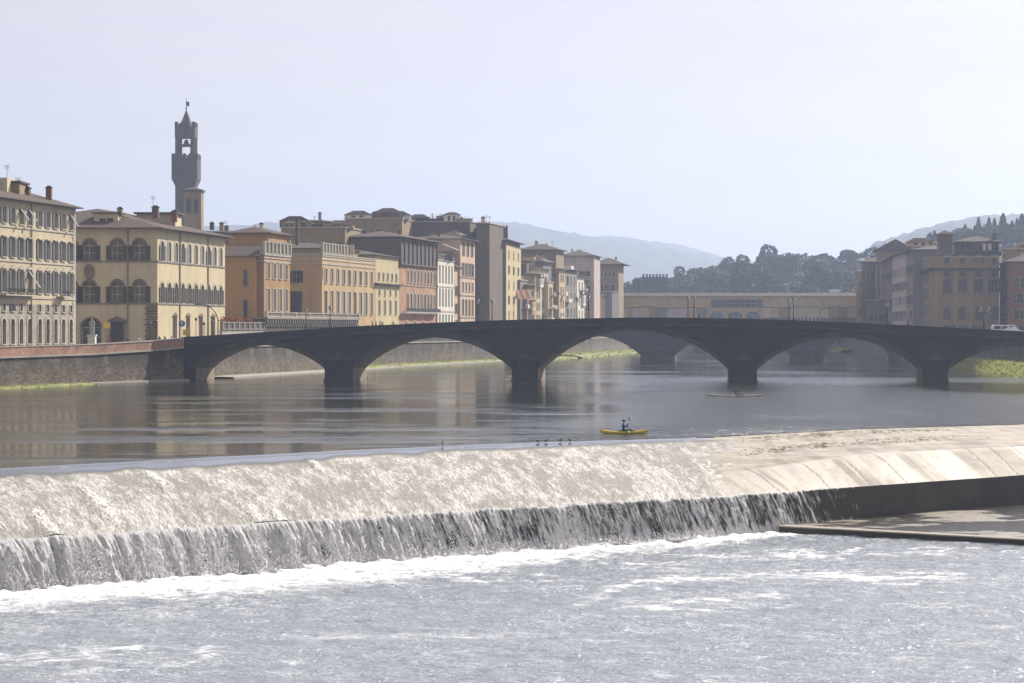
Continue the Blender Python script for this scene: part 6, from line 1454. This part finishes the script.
for k in ('label', 'category'): del s_[k]
# hoarding with banner at the left edge
bn = empty('banner', (at(3.5, 339)[0], 339, STREET), 'white banner with a red corner hung on scaffold poles at the left edge', 'banner')
b = MB(); b.box(-.9, -.05, 1.2, .95, .05, 6.1, 0); b.box(.15, -.07, 4.6, .95, -.052, 5.9, 1); b.build('cloth', [mat('banner_white', (.7, .7, .7), .8), mat('banner_red', (.5, .1, .06), .8)], bn)
b = MB(); b.tube((-.95, 0, 0), (-.95, 0, 6.2), .05, .05, 6); b.tube((1.0, 0, 0), (1.0, 0, 6.2), .05, .05, 6); b.build('pole', M['iron'], bn)
def sign(px_, Yk, h, shape, mt, label):
    r = empty('road_sign', at(px_, Yk, STREET), label, 'sign'); b = MB(); b.tube((0, 0, 0), (0, 0, h+.5), .04, .04, 6); b.build('pole', M['iron'], r); b = MB()
    if shape == 'round': b.ring(0, 0, [(0, .55), (.05, .55)], 20, 0, True, Matrix.Translation((0, -.05, h)) @ Matrix.Rotation(R(90), 4, 'X')); b.box(-.08, -.115, h-.32, .08, -.102, h+.18, 1); b.poly([(-.26, -.108, h+.1), (.26, -.108, h+.1), (0, -.108, h+.4)], 1)
    else: b.box(-.5, -.08, h-.5, .5, -.03, h+.5, 0)
    b.build('panel', [mt, mat('sign_white', (.8, .8, .8), .5)], r)
sign(182, 374, 3.9, 'round', mat('sign_blue', (.02, .09, .4), .4), 'round blue road sign with a white arrow by the cream palazzo')
sign(186, 374, 2.4, 'sq', mat('sign_yellow', (.65, .4, .04), .5), 'square yellow sign low beside the round blue sign')
sign(107, 372, 3.6, 'sq', mat('sign_yellow2', (.6, .42, .08), .5), 'small yellow panel sign right of the statue')
# curved mast lamp
ml = empty('mast_lamp', at(218, 384, STREET), 'curved arm mast lamp before the right corner of the cream palazzo', 'street lamp')
b = MB(); pts = [(0, 0, 0), (0, 0, 4.6), (-.4, 0, 5.8), (-1.2, 0, 6.7), (-2.4, 0, 7.2), (-3.4, 0, 7.3)]
for p, q in zip(pts, pts[1:]): b.tube(p, q, .1, .09, 7)
b.build('mast', M['iron'], ml); b = MB(); b.box(-4.1, -.15, 7.2, -3.4, .15, 7.38); b.build('lamp_head', M['iron'], ml)
for i, (p, Yk) in enumerate(((150, 372), (156, 374), (196, 385), (204, 388), (212, 392))):
    r = empty('lamp_post', at(p, Yk, STREET), ['slim dark lamp post before the brown corner stones', 'short dark post just right of the brown corner stones', 'dark lamp post between the first ground floor doors', 'dark lamp post between the later ground floor doors', 'dark post left of the curved mast lamp'][i], 'street lamp')
    b = MB(); b.tube((0, 0, 0), (0, 0, 3.6+.4*(i % 3)), .07, .05, 6); b.build('post', M['iron'], r)
    b = MB(); b.ring(0, 0, [(3.6+.4*(i % 3), .1), (3.9+.4*(i % 3), .25), (4.2+.4*(i % 3), .1)], 8); b.build('lantern', M['iron'], r)
# parked cars and scooters seen over the wall on the left street
def small_car(px_, Yk, colr, label, rz):
    r = empty('parked_car', at(px_, Yk, STREET), label, 'car'); r.rotation_euler = (0, 0, rz)
    b = MB(); prof = [(-2.0, .3), (2.0, .3), (2.05, .75), (1.2, .95), (.6, 1.42), (-1.1, 1.45), (-1.9, .95), (-2.05, .8)]
    for sgn in (-.82, .82):
        pts = [(x_, sgn*(1 if z_ < 1 else .82), z_) for x_, z_ in prof]; b.poly(pts if sgn < 0 else pts[::-1])
    for i in range(len(prof)):
        (xa, za), (xb, zb_) = prof[i], prof[(i+1) % len(prof)]; wa = .82*(1 if za < 1 else .82); wb = .82*(1 if zb_ < 1 else .82)
        b.poly([(xa, wa, za), (xa, -wa, za), (xb, -wb, zb_), (xb, wb, zb_)])
    b.build('body', mat('car_paint', colr, .3), r)
    b = MB()
    for sgn in (-1, 1): b.poly([(-1.6, sgn*.785, 1.0), (1.0, sgn*.785, 1.0), (.5, sgn*.70, 1.36), (-1.05, sgn*.70, 1.36)])
    b.build('window', M['glass'], r)
    for x_ in (-1.3, 1.3):
        for sgn in (-1, 1):
            b = MB(); b.ring(0, 0, [(-.1, .3), (.1, .3)], 12, 0, True, Matrix.Translation((x_, sgn*.76, .3)) @ Matrix.Rotation(R(90), 4, 'X')); b.build('wheel', M['iron'], r)
small_car(235, 408, (.4, .42, .45), 'silver car on the ramp right of the cream palazzo', R(70))
small_car(247, 425, (.05, .05, .06), 'dark car behind the silver car near the garden wall', R(70))

# ------------------------------------------------------------------ haze
hz = MB(); hz.box(-4500, -400, -8, 4500, 7600, 420)
hm = bpy.data.materials.new('haze_air'); hm.use_nodes = True
for n in list(hm.node_tree.nodes):
    if n.type == 'BSDF_PRINCIPLED': hm.node_tree.nodes.remove(n)
pv = hm.node_tree.nodes.new('ShaderNodeVolumePrincipled'); pv.inputs['Color'].default_value = (0.58, 0.72, 1.0, 1); pv.inputs['Density'].default_value = HAZE_D; pv.inputs['Anisotropy'].default_value = 0.35
hm.node_tree.links.new(pv.outputs[0], hm.node_tree.nodes['Material Output'].inputs['Volume'])
o = hz.build('haze', hm); tag(o, kind='stuff')
